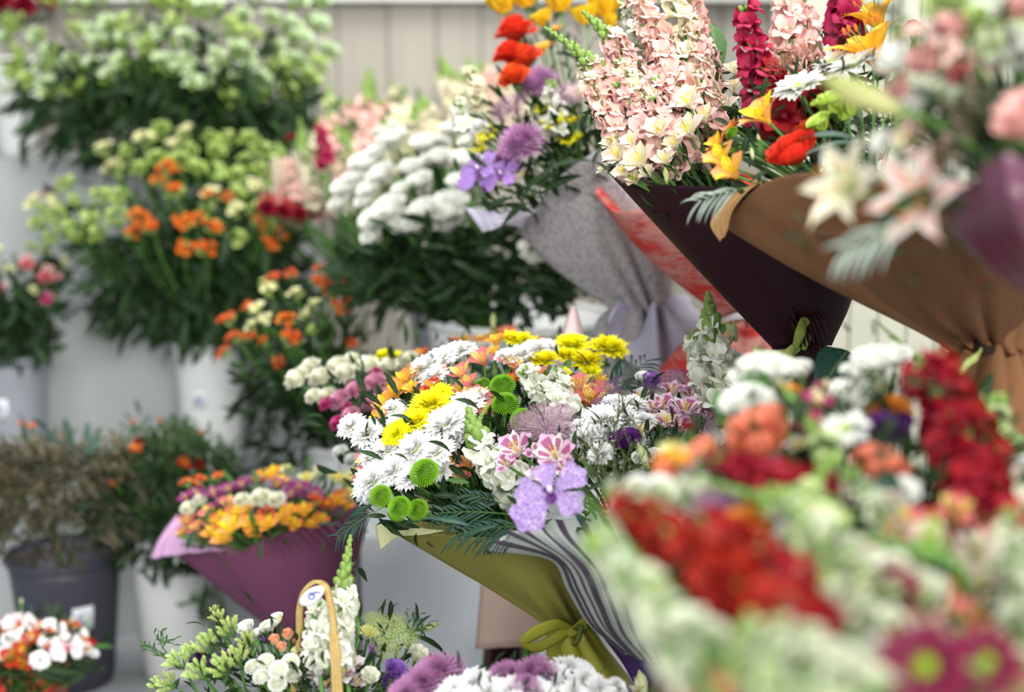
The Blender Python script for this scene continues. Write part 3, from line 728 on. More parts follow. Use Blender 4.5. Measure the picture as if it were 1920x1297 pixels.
SK = dict(
 ps=('snapdragon', 'pale pink snapdragon', lambda r, b, f: get(k_spike, '#f0c4bd', '#efdcbc', r, 'snap', f, b, var=2)),
 cs=('snapdragon', 'cream snapdragon', lambda r, b, f: get(k_spike, '#e9dfc6', '#dfdfae', r, 'snap', f, b, var=2)),
 ws=('snapdragon', 'white snapdragon', lambda r, b, f: get(k_spike, '#eef0e4', '#dbe3b2', r, 'snap', f, b, var=2)),
 rs=('snapdragon', 'red snapdragon', lambda r, b, f: get(k_spike, '#a01612', '#6c0a36', r, 'snap', f, b, var=2)),
 ms=('snapdragon', 'magenta and red snapdragon', lambda r, b, f: get(k_spike, '#a81c48', '#8e101c', r, 'snap', f, b, var=2)),
 wt=('stock_flower', 'white stock spike', lambda r, b, f: get(k_spike, '#d9dec6', '#a2b872', r, 'stock', f, b, var=2)),
 gt=('stock_flower', 'pale green-white stock spike', lambda r, b, f: get(k_spike, '#c6d3a4', '#8ba758', r, 'stock', f, b, var=2)),
 pt=('stock_flower', 'pale pink stock spike', lambda r, b, f: get(k_spike, '#ecc9c0', '#e2d5b8', r, 'stock', f, b, var=2)),
 gs=('snapdragon', 'green budded snapdragon tip', lambda r, b, f: get(k_spike, '#c9d99a', '#a9c46a', r, 'snap', .8, b, var=2)),
)
LK = dict(
 pf=('palm_leaf', 'dark feathered palm leaf', lambda: get(k_palm), 0),
 pw=('palm_leaf', 'silvery palm leaf', lambda: get(k_palm, 6, leaf_mat('silver_leaf', '#6f8a7c', '#c2cdc2', .25), .2, .05, .9), 0),
 lf=('long_leaf', None, lambda: get(k_leaf, .22), 0),
 lb=('long_leaf', 'blue-green leaf', lambda: get(k_leaf, .17, mat=LEAFB), 0),
 lg=('long_leaf', 'light green leaf', lambda: get(k_leaf, .26, mat=LEAF2), 0),
 rl=('round_leaf', 'round glossy leaf', lambda: get(k_leaf, .8, 'round', 25, LEAFB), 0),
 gb=('lily_bud', 'green lily bud', lambda: get(k_bud, '#c9d49a'), 1),
 kb=('lily_bud', 'large green and pink lily bud', lambda: get(k_bud, '#c3c489', '#a9b864', .95), 1),
 wk=('lisianthus_bud', 'cream green bud', lambda: get(k_bud, '#dfe3b8'), 1),
 wx=('waxflower', 'fine-needled waxflower twig', lambda: get(k_waxtwig), 0),
 sg=('foliage_sprig', None, lambda: get(k_sprig), 0),
 sr=('foliage_sprig', 'brown-tipped filler sprig', lambda: get(k_sprig, '#3a3f2c', '#5f5a44', 40, '#8a7a64'), 0),
)
class Bq:
    """a bouquet, bunch or arrangement: one thing whose flowers, leaves and papers are its parts"""
    def __init__(s, name, label, cat, root, c, Z0, dzdy=.03, rx=300, ry=200, bul=.1, cam_b=.45, up_b=.25, group=None, stems=True, base=None, leaf=LEAF, nleaf=3, lsz=60, srad=.0016, throat=None):
        s.th = W(*throat) if throat else None
        s.root = W(*root); s.c = c; s.Z0 = Z0; s.dzdy = dzdy; s.rx = rx; s.ry = ry; s.bul = bul; s.cb = cam_b; s.ub = up_b; s.stems = stems
        s.t = thing(name, label, cat, base if base is not None else s.root, group); s.pts = []; s.leaf = leaf; s.nleaf = nleaf; s.lsz = lsz; s.srad = srad
    def Z(s, px, py):
        u = (px-s.c[0])/s.rx; v = (py-s.c[1])/s.ry
        return s.Z0 + s.dzdy*(s.c[1]-py)/100 + s.bul*min(1.6, u*u+v*v)
    def P(s, px, py, d=0): return W(px, py, s.Z(px, py)+d)
    def nrm(s, p):
        n = (p-s.root).normalized(); c = (Vector((0, 0, CAM_H))-p).normalized()
        return (n + c*s.cb + Vector((0, 0, 1))*s.ub).normalized()
    def add(s, txt, d=0):
        for line in txt.replace('\n', ';').split(';'):
            w_ = line.split()
            if not w_: continue
            code = w_[0]; v = [float(x) for x in w_[1:]]
            if code in FK:
                nm, lab, fn = FK[code]; px, py, sz = v[:3]; dd = d + (v[3] if len(v) > 3 else 0)
                p = s.P(px, py, dd); n = s.nrm(p); n = (n + Vector((rr(-.16, .16), rr(-.1, .1), rr(-.16, .16)))).normalized()
                flower(s.t, nm, fn(), p, n, sz*K*(s.Z(px, py)+dd), rr(-.4, .4) if nm == 'orchid' else rr(0, 6.28), lab, s.root if s.stems else None, s.srad, via=s.th and s.th.lerp(p, .25)); s.pts.append(p)
            elif code in SK:
                nm, lab, fn = SK[code]; x0, y0, x1, y1, wd = v[:5]; bend = v[5] if len(v) > 5 else 0; bf = v[6] if len(v) > 6 else .3; dd = d + (v[7] if len(v) > 7 else 0)
                a = s.P(x0, y0, dd); zt = s.Z(x0, y0)*.5 + s.Z(x1, y1)*.5; b = W(x1, y1, zt+dd); L = (b-a).length
                ratio = round(wd*K*zt/L, 2); ax = (b-a)
                bb = round(bend, 2); axis = ax.normalized(); M = axis - RIGHT*0
                # with a bent spike the tip lies at (bend, 0, 1): aim the base direction so that the tip still lands on b
                xr = (RIGHT - axis*axis.dot(RIGHT)).normalized(); z = (axis - xr*bb).normalized(); L2 = L/math.sqrt(1+bb*bb)
                flower(s.t, nm, fn(ratio, bb, bf), a, z, L2, 0 if bb else rr(0, 6.28), lab, s.root if s.stems else None, s.srad*1.3, via=s.th and s.th.lerp(a, .25)); s.pts.append(a)
            elif code in LK:
                nm, lab, fn, mid = LK[code]; x0, y0, x1, y1 = v[:4]; dd = d + (v[4] if len(v) > 4 else 0); roll = v[5] if len(v) > 5 else None
                a = s.P(x0, y0, dd); b = W(x1, y1, s.Z(x0, y0)*.6 + s.Z(x1, y1)*.4 + dd)
                o = (a+b)/2 if mid else a
                # leaves turn their upper face to the light: local +X (inner face side is -X) away from the sky
                ax = (b-a).normalized(); f = Vector((0, .6, -.8)); xr = f - ax*ax.dot(f)
                fm = dict(roll=(rr(-.5, .5) if roll is None else roll))
                if nm == 'palm_leaf': fm['roll'] = PI/2 + (roll or 0)
                flower(s.t, nm, fn(), o, ax, (b-a).length, fm['roll'], lab, s.root if (s.stems and mid) else None, s.srad, xref=xr, via=s.th and s.th.lerp(a, .25))
            else: raise ValueError(code)
        return s
    def foliage(s, n=None, t0=.55, t1=.97, sz=None, mat=None, droop=0, wide=.2, name='foliage', spread=.04):
        m = MB(); n = n or s.nleaf; sz = (sz or s.lsz)*K*s.Z0
        pr = []
        for _ in range(4):
            x = MB(); petal(x, 1, wide, -5, 45+_*10, 0, 0, 0, .25, 'lance', 5, 2, .02, 2); pr.append(x)
        for p in s.pts:
            for i in range(n):
                o = (s.root.lerp(p, rr(t0, t1)) if s.th is None else s.th.lerp(p, rr(.35, .9))) + Vector((rr(-spread, spread), rr(-spread, spread), rr(-spread, spread)))
                d = (p-s.root).normalized() + Vector((rr(-.9, .9), rr(-.9, .9), rr(-.7, .7)-droop))*(1 if s.th is None else .7)
                m.add(R.choice(pr), fmat(d, o, rr(0, 6.28), sz*rr(.6, 1.25)))
        part(name, m, mat or s.leaf, s.t); return s
    def cone(s, name, mat, tie, rt, front, label=None, **kw):
        sk = {k: kw.pop(k) for k in ('wr', 'seed', 'pleat', 'fade', 'ku', 'kv') if k in kw}
        return part(name, surf(cone_rows(tie, rt, front, **kw), True, **sk), mat, s.t, label, .0007)
    def sheet(s, name, mat, rows, label=None, **kw):
        return part(name, surf([[W(*p) for p in r] for r in rows], False, **kw), mat, s.t, label, .0007)
    def hang(s, box_, n, px, Zc, dz=.12, mat=None, down=.8, wide=.2, name='hanging_leaves', spread=.7):
        x0, x1, y0, y1 = box_; m = MB(); cx, cy = (x0+x1)/2, (y0+y1)/2; k = 0
        while k < n:
            x_, y_ = rr(x0, x1), rr(y0, y1)
            if ((x_-cx)/(x1-x0)*2)**2 + ((y_-cy)/(y1-y0)*2)**2 > 1: continue
            k += 1; q = MB(); petal(q, 1, wide, 0, rr(20, 60), 0, 0, 0, .25, 'lance', 5, 2)
            m.add(q, fmat(((x_-cx)/(x1-x0)*1.6+rr(-spread, spread), rr(-.6, .3), -down+rr(-.3, .8)), W(x_, y_, Zc+rr(-dz, dz)), rr(0, 6), px*K*Zc*rr(.55, 1.15)))
        part(name, m, mat or LEAF, s.t); return s
    def handle(s, tie, r=.014, down=None, n=12):
        """the bundle of cut stems below the tie"""
        m = MB(); tp = W(*tie); dn = down if down is not None else tp + Vector((0, 0, -.18))
        for i in range(n):
            a = i*2.4; q = r*math.sqrt(i/n); o = Vector((q*math.cos(a), q*math.sin(a), 0)); tube(m, [tp+o*.6+(tp-dn)*.15, tp+o*.6, dn+o*1.2], .0028, 0, 5)
        part('stem_bundle', m, STEM, s.t)

# ================================================================ bunches in the buckets behind, left
def scatter(spec, n, poly, sz, mind, seed):
    """n head positions inside an ellipse list [(cx, cy, rx, ry)], no two nearer than mind"""
    r_ = random.Random(seed); out = []; tries = 0
    while len(out) < n and tries < 6000:
        tries += 1; cx, cy, rx_, ry_ = r_.choice(poly); a = r_.uniform(0, 6.283); q = math.sqrt(r_.random())
        x, y = cx+rx_*q*math.cos(a), cy+ry_*q*math.sin(a)
        if all((x-u)**2+(y-v)**2 > mind**2 for u, v in out): out.append((x, y))
    return ''.join('%s %.0f %.0f %.0f;' % (r_.choice(spec), x, y, sz*r_.uniform(.8, 1.15)) for x, y in out)

b = Bq('flower_bunch', 'large bunch of white-green alstroemerias at the top left', 'flowers', (350, 350, 3.23), (320, 100), 3.08, .03, 330, 220, .12, lsz=75, srad=.003)
b.add(scatter(['uw', 'ug', 'uw'], 62, [(130, 110, 110, 90), (240, 30, 150, 80), (380, 70, 130, 90), (500, 110, 110, 90), (420, 140, 100, 60), (560, 90, 55, 90), (60, 120, 45, 70)], 78, 34, 3))
b.add('uw 240 90 70; uw 170 75 60; uw 345 130 65; uw 330 145 60; uw 440 110 70; uw 465 135 60; uw 480 190 60; uw 560 130 60; uw 375 35 60; uw 260 95 60; uw 600 100 55; ug 45 150 60; ug 30 175 50')
b.foliage(6, .35, .9, 78, LEAF, .5, .2, spread=.07)
b.hang((60, 600, 100, 300), 560, 84, 3.16, .13)

b = Bq('flower_bunch', 'orange and lime alstroemeria bunch above the white ribbed bucket', 'flowers', (390, 660, 3.0), (340, 400), 2.86, .05, 280, 170, .12, lsz=70, srad=.003)
b.add(scatter(['ug', 'ug', 'ug', 'uc'], 48, [(280, 310, 80, 40), (400, 330, 120, 55), (170, 420, 90, 55), (450, 400, 70, 70), (340, 300, 90, 40), (120, 400, 40, 40), (460, 320, 50, 50)], 68, 30, 5))
b.add('uo 315 330 60 -.05; uo 330 375 62 -.06; uo 265 420 62 -.06; uo 290 440 60 -.07; uo 345 430 60 -.07; uo 370 425 55 -.06; uo 385 480 60 -.06; uo 345 478 58 -.07; uo 255 450 52 -.06; uo 400 440 55 -.05; uo 425 380 40 -.03; uo 390 375 40 -.04; uo 330 340 50; uo 300 350 46 -.04')
b.add('cc 500 392 52 -.1;cc 530 398 50 -.1;cc 560 402 46 -.09;cc 588 402 36 -.08;ur 500 395 62 -.04; ur 530 400 62 -.04; ur 560 405 55 -.03; ur 590 405 40 -.02; ur 550 430 50 -.03; uo 500 470 55 -.04; uo 530 450 55 -.04; uo 480 430 48 -.03; ur 90 370 26; ur 112 362 26; ug 100 400 50; ug 140 440 60')
b.foliage(6, .3, .88, 78, LEAF, .5, .22, spread=.06)
b.hang((170, 580, 400, 640), 520, 72, 2.93, .1, down=.9, wide=.22)
b.add('lf 330 560 345 650; lf 300 560 300 655; lf 390 500 335 600 -.12; lf 250 480 195 560 -.05; lf 440 560 470 640; lf 350 600 335 690 -.12; lf 250 560 248 625')

b = Bq('flower_bunch', 'pink and cream spray flowers at the left edge', 'flowers', (30, 670, 3.0), (50, 530), 2.92, .03, 110, 90, .08, lsz=60, srad=.0025)
b.add('uf 50 500 46; uf 85 520 48; uf 108 528 36; uf 85 560 36; uf 4 545 36; uc 60 552 36; uc 115 500 36; uc 0 480 40; uf -20 520 40; uc 20 515 36; uc 5 600 30; uf -40 560 46; ug 60 475 46; ug 85 480 40; pc 85 522 38 -.03; pc 50 498 34 -.03; mm 108 528 24 -.03; mm 86 562 26 -.03; mm 2 545 22 -.03')
b.hang((-60, 115, 550, 670), 170, 56, 2.95, .08, down=.7, wide=.25)
b.foliage(9, .2, .9, 62, LEAF, .2, .25, spread=.04)

b = Bq('flower_bunch', 'dark red flowers in the white bucket at the top left corner', 'flowers', (25, 60, 3.47), (30, 0), 3.42, .03, 110, 60, .05, srad=.0025)
b.add('cc 0 8 60; cc 45 12 60; cc 85 0 55; cc -40 5 60; cc 20 -30 60; cc 70 -30 60; cc -20 -40 60')
b.foliage(5, .4, .9, 50, LEAF)

b = Bq('filler_bunch', 'brownish budded filler foliage in shade at the left edge', 'foliage', (120, 1060, 2.62), (110, 880), 2.5, .04, 200, 130, .08, nleaf=2, srad=.0025)
r_ = random.Random(8)
for i in range(85):
    x = r_.uniform(-60, 260); y = 790 + 210*r_.random() + abs(x-110)*.12; b.add('sr %.0f %.0f %.0f %.0f' % (120+(x-120)*.72, min(y+90, 1010), x, y))
b.add('lb 140 860 110 760; lb 160 860 165 770; lb 170 870 190 780; lb 120 860 80 780; ra 20 905 24; ra 60 800 22; ra 40 795 20')
b.foliage(10, .4, .95, 60, LEAF, 0)
BR = leaf_mat('brown_leaf', '#2b2a20', '#4d4636')
b.hang((-80, 260, 820, 1050), 480, 50, 2.5, .07, BR, .7)
b = Bq('filler_bunch', 'dark green leafy bunch dotted with small red blooms', 'foliage', (322, 1060, 2.65), (310, 890), 2.52, .04, 190, 120, .08, nleaf=2, srad=.0025)
for i in range(98):
    a = r_.uniform(0, 6.28); q = math.sqrt(r_.random()); x = 310+165*q*math.cos(a); y = 890+115*q*math.sin(a)
    b.add('sg %.0f %.0f %.0f %.0f' % (322+(x-322)*.7, y+(60 if y < 930 else -45), x, y+(-10 if y < 930 else 40)))
b.add('ra 255 842 34 -.06; rc 262 828 28 -.06; ra 345 868 34 -.06; rc 372 870 30 -.06; ra 375 815 24; ra 215 905 20 -.06; ra 172 890 22; ra 325 835 20; us 250 800 24; ra 300 790 16')
b.add('lf 250 1000 235 1050; lf 300 930 330 960 -.1; lf 200 960 195 1020; lg 375 890 415 910 -.1')
b.foliage(12, .4, .98, 46, LEAF, 0)
b.hang((170, 460, 820, 1070), 620, 48, 2.53, .07, LEAF, .7, .3)
b.add('sg 385 1060 375 1180 .02; sg 400 1070 395 1150 .02; sg 420 1100 400 1200 .03; lf 390 1100 365 1180 .02')

# orange-red and cream bunch
b = Bq('flower_bunch', 'orange-red and cream alstroemerias left of the white lisianthus', 'flowers', (629, 830, 2.6), (560, 610), 2.45, .04, 150, 110, .1, lsz=55, srad=.0025)
b.add('us 435 615 60; us 450 645 56; us 430 670 48; us 475 585 46; us 520 535 50; us 550 525 44; uo 540 612 56 -.03; uo 560 650 56 -.03; us 600 545 60; us 640 545 66; us 665 580 60; us 690 575 42; us 630 590 56; us 655 655 48; us 525 690 44; us 600 520 46; us 470 640 46; uo 500 650 40; us 620 560 50; uo 545 640 50 -.04; us 660 545 46')
b.add('uc 490 595 60 -.04; uc 510 560 60 -.02; uc 505 610 50 -.04; uc 560 565 52; uc 592 580 44 -.03; uc 480 620 46 -.03; uc 575 600 40; ug 590 630 46; ug 500 540 40')
b.foliage(12, .12, .92, 60, LEAF, .2, .24, spread=.05)
b.hang((450, 660, 640, 880), 200, 56, 2.57, .06, LEAF, .6, .25)

# white lisianthus in the wide bucket
b = Bq('flower_bunch', 'white lisianthus bunch with dark leaves in the wide white bucket', 'flowers', (930, 640, 2.52), (820, 370), 2.4, .06, 240, 170, .1, lsz=70, srad=.003)
b.add('''wl 740 270 75;wl 712 292 68;wl 690 315 80;wl 672 340 68;wl 655 360 75;wl 645 385 65;wl 720 335 73;wl 700 360 68;wl 800 278 70;wl 826 302 58;wl 772 322 61;wl 790 345 61
wl 756 360 48;wl 738 400 85;wl 760 425 78;wl 705 418 70;wl 704 445 61;wl 800 402 75;wl 845 402 102;wl 838 425 80;wl 875 312 85;wl 866 350 68;wl 785 425 58;wl 1000 478 78 -.05;wl 1062 530 53 -.03;wl 690 380 56;wl 850 250 61
wl 905 415 61;wl 725 255 61;wk 880 380 870 350;wk 905 395 930 375;wk 755 385 750 345;wc 800 305 46;wc 830 270 44''')
b.foliage(6, .15, .8, 80, LEAF, .1, .24, spread=.06)
b.hang((640, 1120, 420, 596), 620, 74, 2.45, .12, down=.3, wide=.26)
b.add('lf 690 470 640 520; lg 680 500 650 570; lg 700 520 690 580; lf 1060 500 1110 530; lf 1080 520 1105 560')

# pale snapdragons behind
b = Bq('flower_bunch', 'pale pink and cream snapdragons behind the white lisianthus', 'flowers', (830, 620, 3.0), (730, 260), 2.85, .05, 260, 150, .08, .3, .2, lsz=60, srad=.003)
b.add('''cs 600 400 560 250 60 0 .3;ps 650 370 630 230 56 0 .3;ps 680 320 690 130 62 0 .4;cs 745 310 750 165 78 0 .15;cs 720 350 725 215 70 0 .3;cs 770 300 800 190 60 0 .3;cs 865 260 828 110 66 -.1 .35
cs 900 240 888 120 62 0 .3;ps 930 220 905 120 60 0 .2;ps 560 380 520 270 52 0 .3;cs 590 360 600 250 56 0 .2;cs 640 400 660 270 70 0 .2;ps 540 400 530 320 56 0 .1;cs 930 260 950 140 70 0 .2;cs 850 300 870 210 70 0 .2
cs 820 290 790 180 60 0 .3;cs 560 420 500 340 60 0 .2;ps 620 420 580 350 60 0 .1;cs 690 400 700 300 70 0 .2;gs 660 300 655 215 40;gs 705 230 700 130 30;gs 770 300 775 190 34;cs 960 220 985 150 60 0 .2;cs 880 300 900 230 60 0 .2
ms 612 312 602 245 42 0.001 .05 -.12;cc 545 260 26 -.1;cs 540 350 515 290 50 0 .2;gs 620 200 615 150 26;gs 690 200 688 120 26;gs 730 230 735 150 26;gs 830 160 825 100 26;gs 600 260 595 215 26;gs 870 150 880 100 24;gt 760 300 775 200 60 0 .4;gt 640 330 650 240 56 0 .4;gt 700 360 690 270 50 0 .4;gs 580 300 560 220 34;ps 630 310 620 210 56 0 .2;ps 665 260 650 190 50 0 .2;ps 700 280 720 190 56 0 .2;cs 860 200 850 140 40 0 .3''')
b.foliage(7, .4, .98, 60, LEAF2, -.3, .18, spread=.05)

# ================================================================ wrapped bouquets further back
b = Bq('wrapped_bouquet', 'bouquet in grey newspaper-print paper behind the maroon one', 'bouquet', (1215, 600, 2.08), (1010, 210), 2.0, .05, 160, 140, .05, base=W(1235, 660, 2.1), lsz=60, throat=(1110, 400, 2.07))
b.add('''oc 968 68 104;oc 958 110 90 -.01;oc 985 118 96;oc 966 150 84 -.02;yr 945 12 84;yr 985 2 80;yr 1050 10 84;yr 1098 34 74;yr 1135 20 90;yr 1020 40 60;yr 1150 45 56;gr 1040 240 70;gr 1068 272 62;gr 915 262 62;gr 905 285 50;gr 1075 232 50;gr 1130 240 40
lz 1012 165 92;lz 980 275 96 -.03;tr 955 210 80;tr 1060 190 90;vp 898 318 86 -.05;vp 940 328 76 -.04;vp 885 335 50 -.04;lz 950 300 60;ka 1085 180 70;ws 1040 260 1030 150 60 0 .2;oa 1040 60 50;oa 1020 90 44;yd 1140 130 56;wl 880 270 50;wc 900 240 50
ws 870 250 860 190 50 0 .2;cs 900 200 880 130 50 0 .2;yL 1000 -20 110;wl 1190 60 80;ka 985 330 40;gr 1020 215 50;gr 1085 265 40''')
b.foliage(8, .5, .98, 60, LEAF, 0, .22, spread=.05)
b.add('lf 990 380 930 420 -.05; lf 1010 330 1130 270 -.05;lf 960 370 900 390 -.05;lf 1020 360 1100 310 -.05; lf 980 360 1060 300 -.05;lf 1000 400 930 370 -.04;lf 1040 80 1000 40;sg 1000 400 960 350 -.03;sg 1040 360 1000 330 -.03;sg 1080 320 1040 290 -.03')
NEWS = paper('newsprint_paper', '#c6c1be', '#aaa6a6', .75, .1, 'news', .1)
b.cone('paper_wrap', NEWS, (1205, 585, 2.08), .03, [(962, 412, .02), (1000, 395, -.05), (1040, 340, -.08), (1090, 300, -.09), (1150, 270, -.08), (1240, 260, 0)], D=.16, lift=30, bulge=.018, wr=.005, pleat=9, seed=4)
b.sheet('paper_corner', plain('white_tissue', '#d9d4e4', .6, .2), [[(868, 388, 2.03), (900, 392, 1.99), (950, 395, 1.98), (1010, 392, 2.0)], [(885, 410, 2.0), (915, 415, 1.97), (950, 412, 1.96), (990, 412, 1.99)], [(902, 434, 2.0), (922, 432, 1.97), (950, 420, 1.965), (985, 430, 2.0)]], 'white lavender folded corner', wr=.003)
LAV = plain('lavender_tissue', '#c9c6d8', .7, .2, .2, 14, .2, .5)
b.cone('tissue_skirt', NEWS, (1205, 570, 2.08), .026, [(1120, 640, .02), (1160, 700, -.04), (1215, 720, -.05), (1270, 700, -.03), (1310, 650, .03)], 'crumpled pale paper below the tie', D=.08, lift=-10, bulge=.012, wr=.008, pleat=8, seed=9, fade=.3)
b.cone('tissue_lining', LAV, (1215, 580, 2.06), .022, [(1150, 570, -.02), (1165, 650, -.07), (1225, 715, -.08), (1285, 660, -.06), (1320, 580, 0)], 'crumpled lavender tissue', D=.08, lift=-10, bulge=.01, wr=.012, pleat=6, seed=19, fade=.3)
b.handle((1205, 590, 2.08), down=Vector((XZ(1235, 2.1), Yat(2.1, .98), .8)))

b = Bq('wrapped_bouquet', 'bouquet in red-print paper partly hidden by the maroon one', 'bouquet', (1385, 600, 1.95), (1290, 330), 1.86, .04, 160, 120, .05, base=W(1400, 660, 1.96), throat=(1300, 430, 1.95))
b.add('ka 1200 300 60;ka 1260 290 60;oa 1320 290 60;rc 1160 350 1;pa 1330 250 60'.replace('rc 1160 350 1;', ''))
b.foliage(6, .6, .95, 50)
b.cone('paper_wrap', paper('red_print_paper', '#d08678', '#b98c88', .7, .1, 'redprint'), (1390, 590, 1.95), .025, [(1112, 360, .02), (1160, 395, -.06), (1240, 380, -.08), (1330, 350, -.07), (1420, 330, 0)], D=.13, lift=30, bulge=.02, wr=.004, pleat=8, seed=5)
b.cone('paper_skirt', paper('red_print_paper2', '#c9a79a', '#c4604f', .7, .1, 'redprint'), (1390, 588, 1.95), .024, [(1235, 690, .02), (1270, 735, -.03), (1360, 745, -.05), (1440, 735, -.03), (1490, 680, .02)], 'paper skirt below the tie', D=.08, lift=-10, bulge=.008, wr=.005, pleat=7, seed=6, fade=.5)
b.sheet('paper_band', plain('white_band', '#dcd6d2', .6, .1), [[(1352, 598, 1.93), (1375, 588, 1.905), (1400, 584, 1.9), (1425, 590, 1.92)], [(1355, 606, 1.93), (1378, 600, 1.905), (1402, 598, 1.9), (1425, 602, 1.92)]], 'white band round the neck')
b.handle((1390, 600, 1.95), down=Vector((XZ(1400, 1.98), Yat(1.98, .98), .8)))

# long cream-pink bouquet behind the olive one
b = Bq('wrapped_bouquet', 'cream, pink and orange mixed bouquet behind the olive one', 'bouquet', (985, 1080, 2.0), (690, 770), 1.93, .06, 190, 130, .06, base=Vector((XZ(1012, 2.0), Yat(2.0, .62), .5)), lsz=45, throat=(850, 900, 2.0))
b.add('''cm 560 715 62;cm 585 690 50;cm 605 712 62;cm 635 690 56;cm 660 680 50;cm 690 690 60;cm 650 705 60;cm 575 700 50;cm 615 745 50;cm 590 745 44;pm 640 752 56;pm 672 735 60;pm 705 722 60;pm 720 745 46;pm 660 782 50;pm 700 760 50
mm 615 758 40;mm 636 795 42;mm 705 700 30;yd 720 668 40;yd 740 672 40;mm 650 765 30;oa 745 720 50;oa 765 705 50;oa 720 760 46;oa 735 745 50;oa 780 690 44;oa 870 640 44;oa 935 632 56;oa 900 640 50;ya 965 640 50;oa 985 632 44;ra 815 690 50;ra 790 665 44
wc 665 800 50;wc 640 850 46;wc 660 865 44;cm 730 690 50;wc 700 800 44;cm 670 700 50;ra 850 640 34;ya 720 785 46;pe 950 620 50;cm 770 675 44;wl 1030 640 50;wl 900 655 50;gb 925 620 925 585''')
b.foliage(6, .5, .96, 60, LEAF, 0, .22, spread=.05)
b.cone('paper_wrap', paper('beige_paper', '#cfb3a6', '#bfa294', .75, .1), (985, 1075, 2.0), .024, [(690, 860, .03), (730, 860, -.04), (780, 850, -.06), (880, 800, -.06), (960, 760, .02)], D=.12, lift=20, bulge=.01, wr=.003, pleat=7, seed=7)
b.sheet('paper_skirt', MATS['beige_paper'], [[(905, 1060, 1.97), (960, 1040, 1.95), (1030, 1040, 1.95), (1100, 1060, 1.97)], [(897, 1130, 1.97), (960, 1120, 1.94), (1030, 1120, 1.94), (1100, 1130, 1.97)], [(889, 1217, 1.97), (960, 1213, 1.94), (1030, 1214, 1.95), (1098, 1212, 1.97)]], 'pinkish beige paper hanging below the bouquet', wr=.003)
b.sheet('paper_corner', plain('pink_tissue', '#e8cfd0', .6, .25), [[(1040, 690, 1.92), (1060, 690, 1.9), (1085, 690, 1.9), (1110, 690, 1.93)], [(1052, 630, 1.94), (1062, 628, 1.92), (1082, 628, 1.92), (1098, 640, 1.94)], [(1070, 576, 1.96), (1073, 574, 1.955), (1077, 574, 1.955), (1082, 580, 1.96)]], 'pale pink pointed paper tip')
b.add('lb 1140 690 1120 610;lb 1150 700 1155 590;lb 1170 700 1180 620;pf 1120 740 1200 610;pf 1130 760 1240 690;lb 1120 690 1105 620;lf 930 640 945 590;lf 1045 640 1055 600')
b.handle((985, 1080, 2.0), down=Vector((XZ(1012, 2.0), Yat(2.0, .62), .42)))

# purple paper bouquet
b = Bq('wrapped_bouquet', 'orange and purple bouquet in plum purple paper', 'bouquet', (580, 1230, 2.2), (500, 950), 2.1, .06, 190, 80, .05, .5, .5, base=Vector((XZ(575, 2.2), Yat(2.2, .56), .45)), lsz=42, throat=(540, 1060, 2.21))
b.add('''ya 432 990 62 -.04;oa 470 985 58 -.03;ya 420 1012 56 -.04;oa 398 1002 48 -.02;oa 500 985 50 -.02;pa 370 990 46;pa 352 978 44;pa 392 962 46;va 430 920 50;va 402 928 50;va 370 928 46;va 455 912 46;va 520 912 48;va 560 918 52;va 590 930 48;va 545 930 46
va 480 905 44;cm 355 955 40;cm 490 938 56;uc 540 892 42;uc 598 897 46;ga 650 905 56;ga 628 900 46;ga 668 890 46;oa 512 890 50;oa 490 898 46;ya 525 905 44;oa 570 960 50;ra 612 948 44;oa 630 942 46;us 590 952 50;ga 660 930 50;oa 540 960 46
oa 460 960 56;ya 440 968 56;oa 415 975 50;pa 400 985 46;pa 345 1000 44;oa 600 975 40;cm 520 940 46;va 350 935 40;us 380 910 44;us 410 905 40;us 355 915 40;ga 575 900 44;oa 550 985 44;ya 530 975 46;oa 480 1000 44;cm 455 940 40;cm 375 940 34;va 415 945 40;oa 650 950 36;ra 640 930 40
pa 430 945 44;oa 585 985 36;us 500 970 44''')
b.foliage(6, .6, .97, 46, LEAF2, 0, .22, spread=.03)
PUR = paper('plum_paper', '#74425f', '#623650', .7, .08)
b.cone('paper_wrap', PUR, (585, 1215, 2.2), .022, [(325, 1035, .03), (385, 1033, -.04), (435, 1036, -.07), (500, 1008, -.09), (580, 985, -.09), (640, 975, -.06), (692, 958, .03)], D=.14, lift=70, bulge=.006, wr=.003, pleat=7, seed=8, ku=9, kv=9)
b.sheet('paper_corner', plain('lilac_paper', '#c39ac0', .7, .1), [[(282, 1047, 2.2), (320, 1042, 2.17), (360, 1036, 2.14), (440, 1030, 2.11)], [(300, 1010, 2.22), (325, 1015, 2.19), (360, 1022, 2.155), (405, 1028, 2.125)], [(333, 965, 2.26), (345, 990, 2.23), (360, 1008, 2.19), (385, 1024, 2.15)]], 'lilac inner side of the folded corner', wr=.002)
pl_ = MB()       # row of narrow pleats along the front lip
for i in range(11):
    x_ = 500+i*17; y_ = 1010-i*3.6; tube(pl_, [W(x_-6, y_-3, 2.105), W(x_+8, y_+12, 2.10), W(x_+20, y_+34-i, 2.098)], [.0035, .0012], 0, 6, smooth=3)
part('lip_pleats', pl_, PUR, b.t)
b.add('lb 360 1000 345 1040 -.1;lb 640 985 580 975 -.08;pf 700 955 640 990 -.1')
b.handle((585, 1225, 2.2), down=Vector((XZ(575, 2.2), Yat(2.2, .56), .40)))

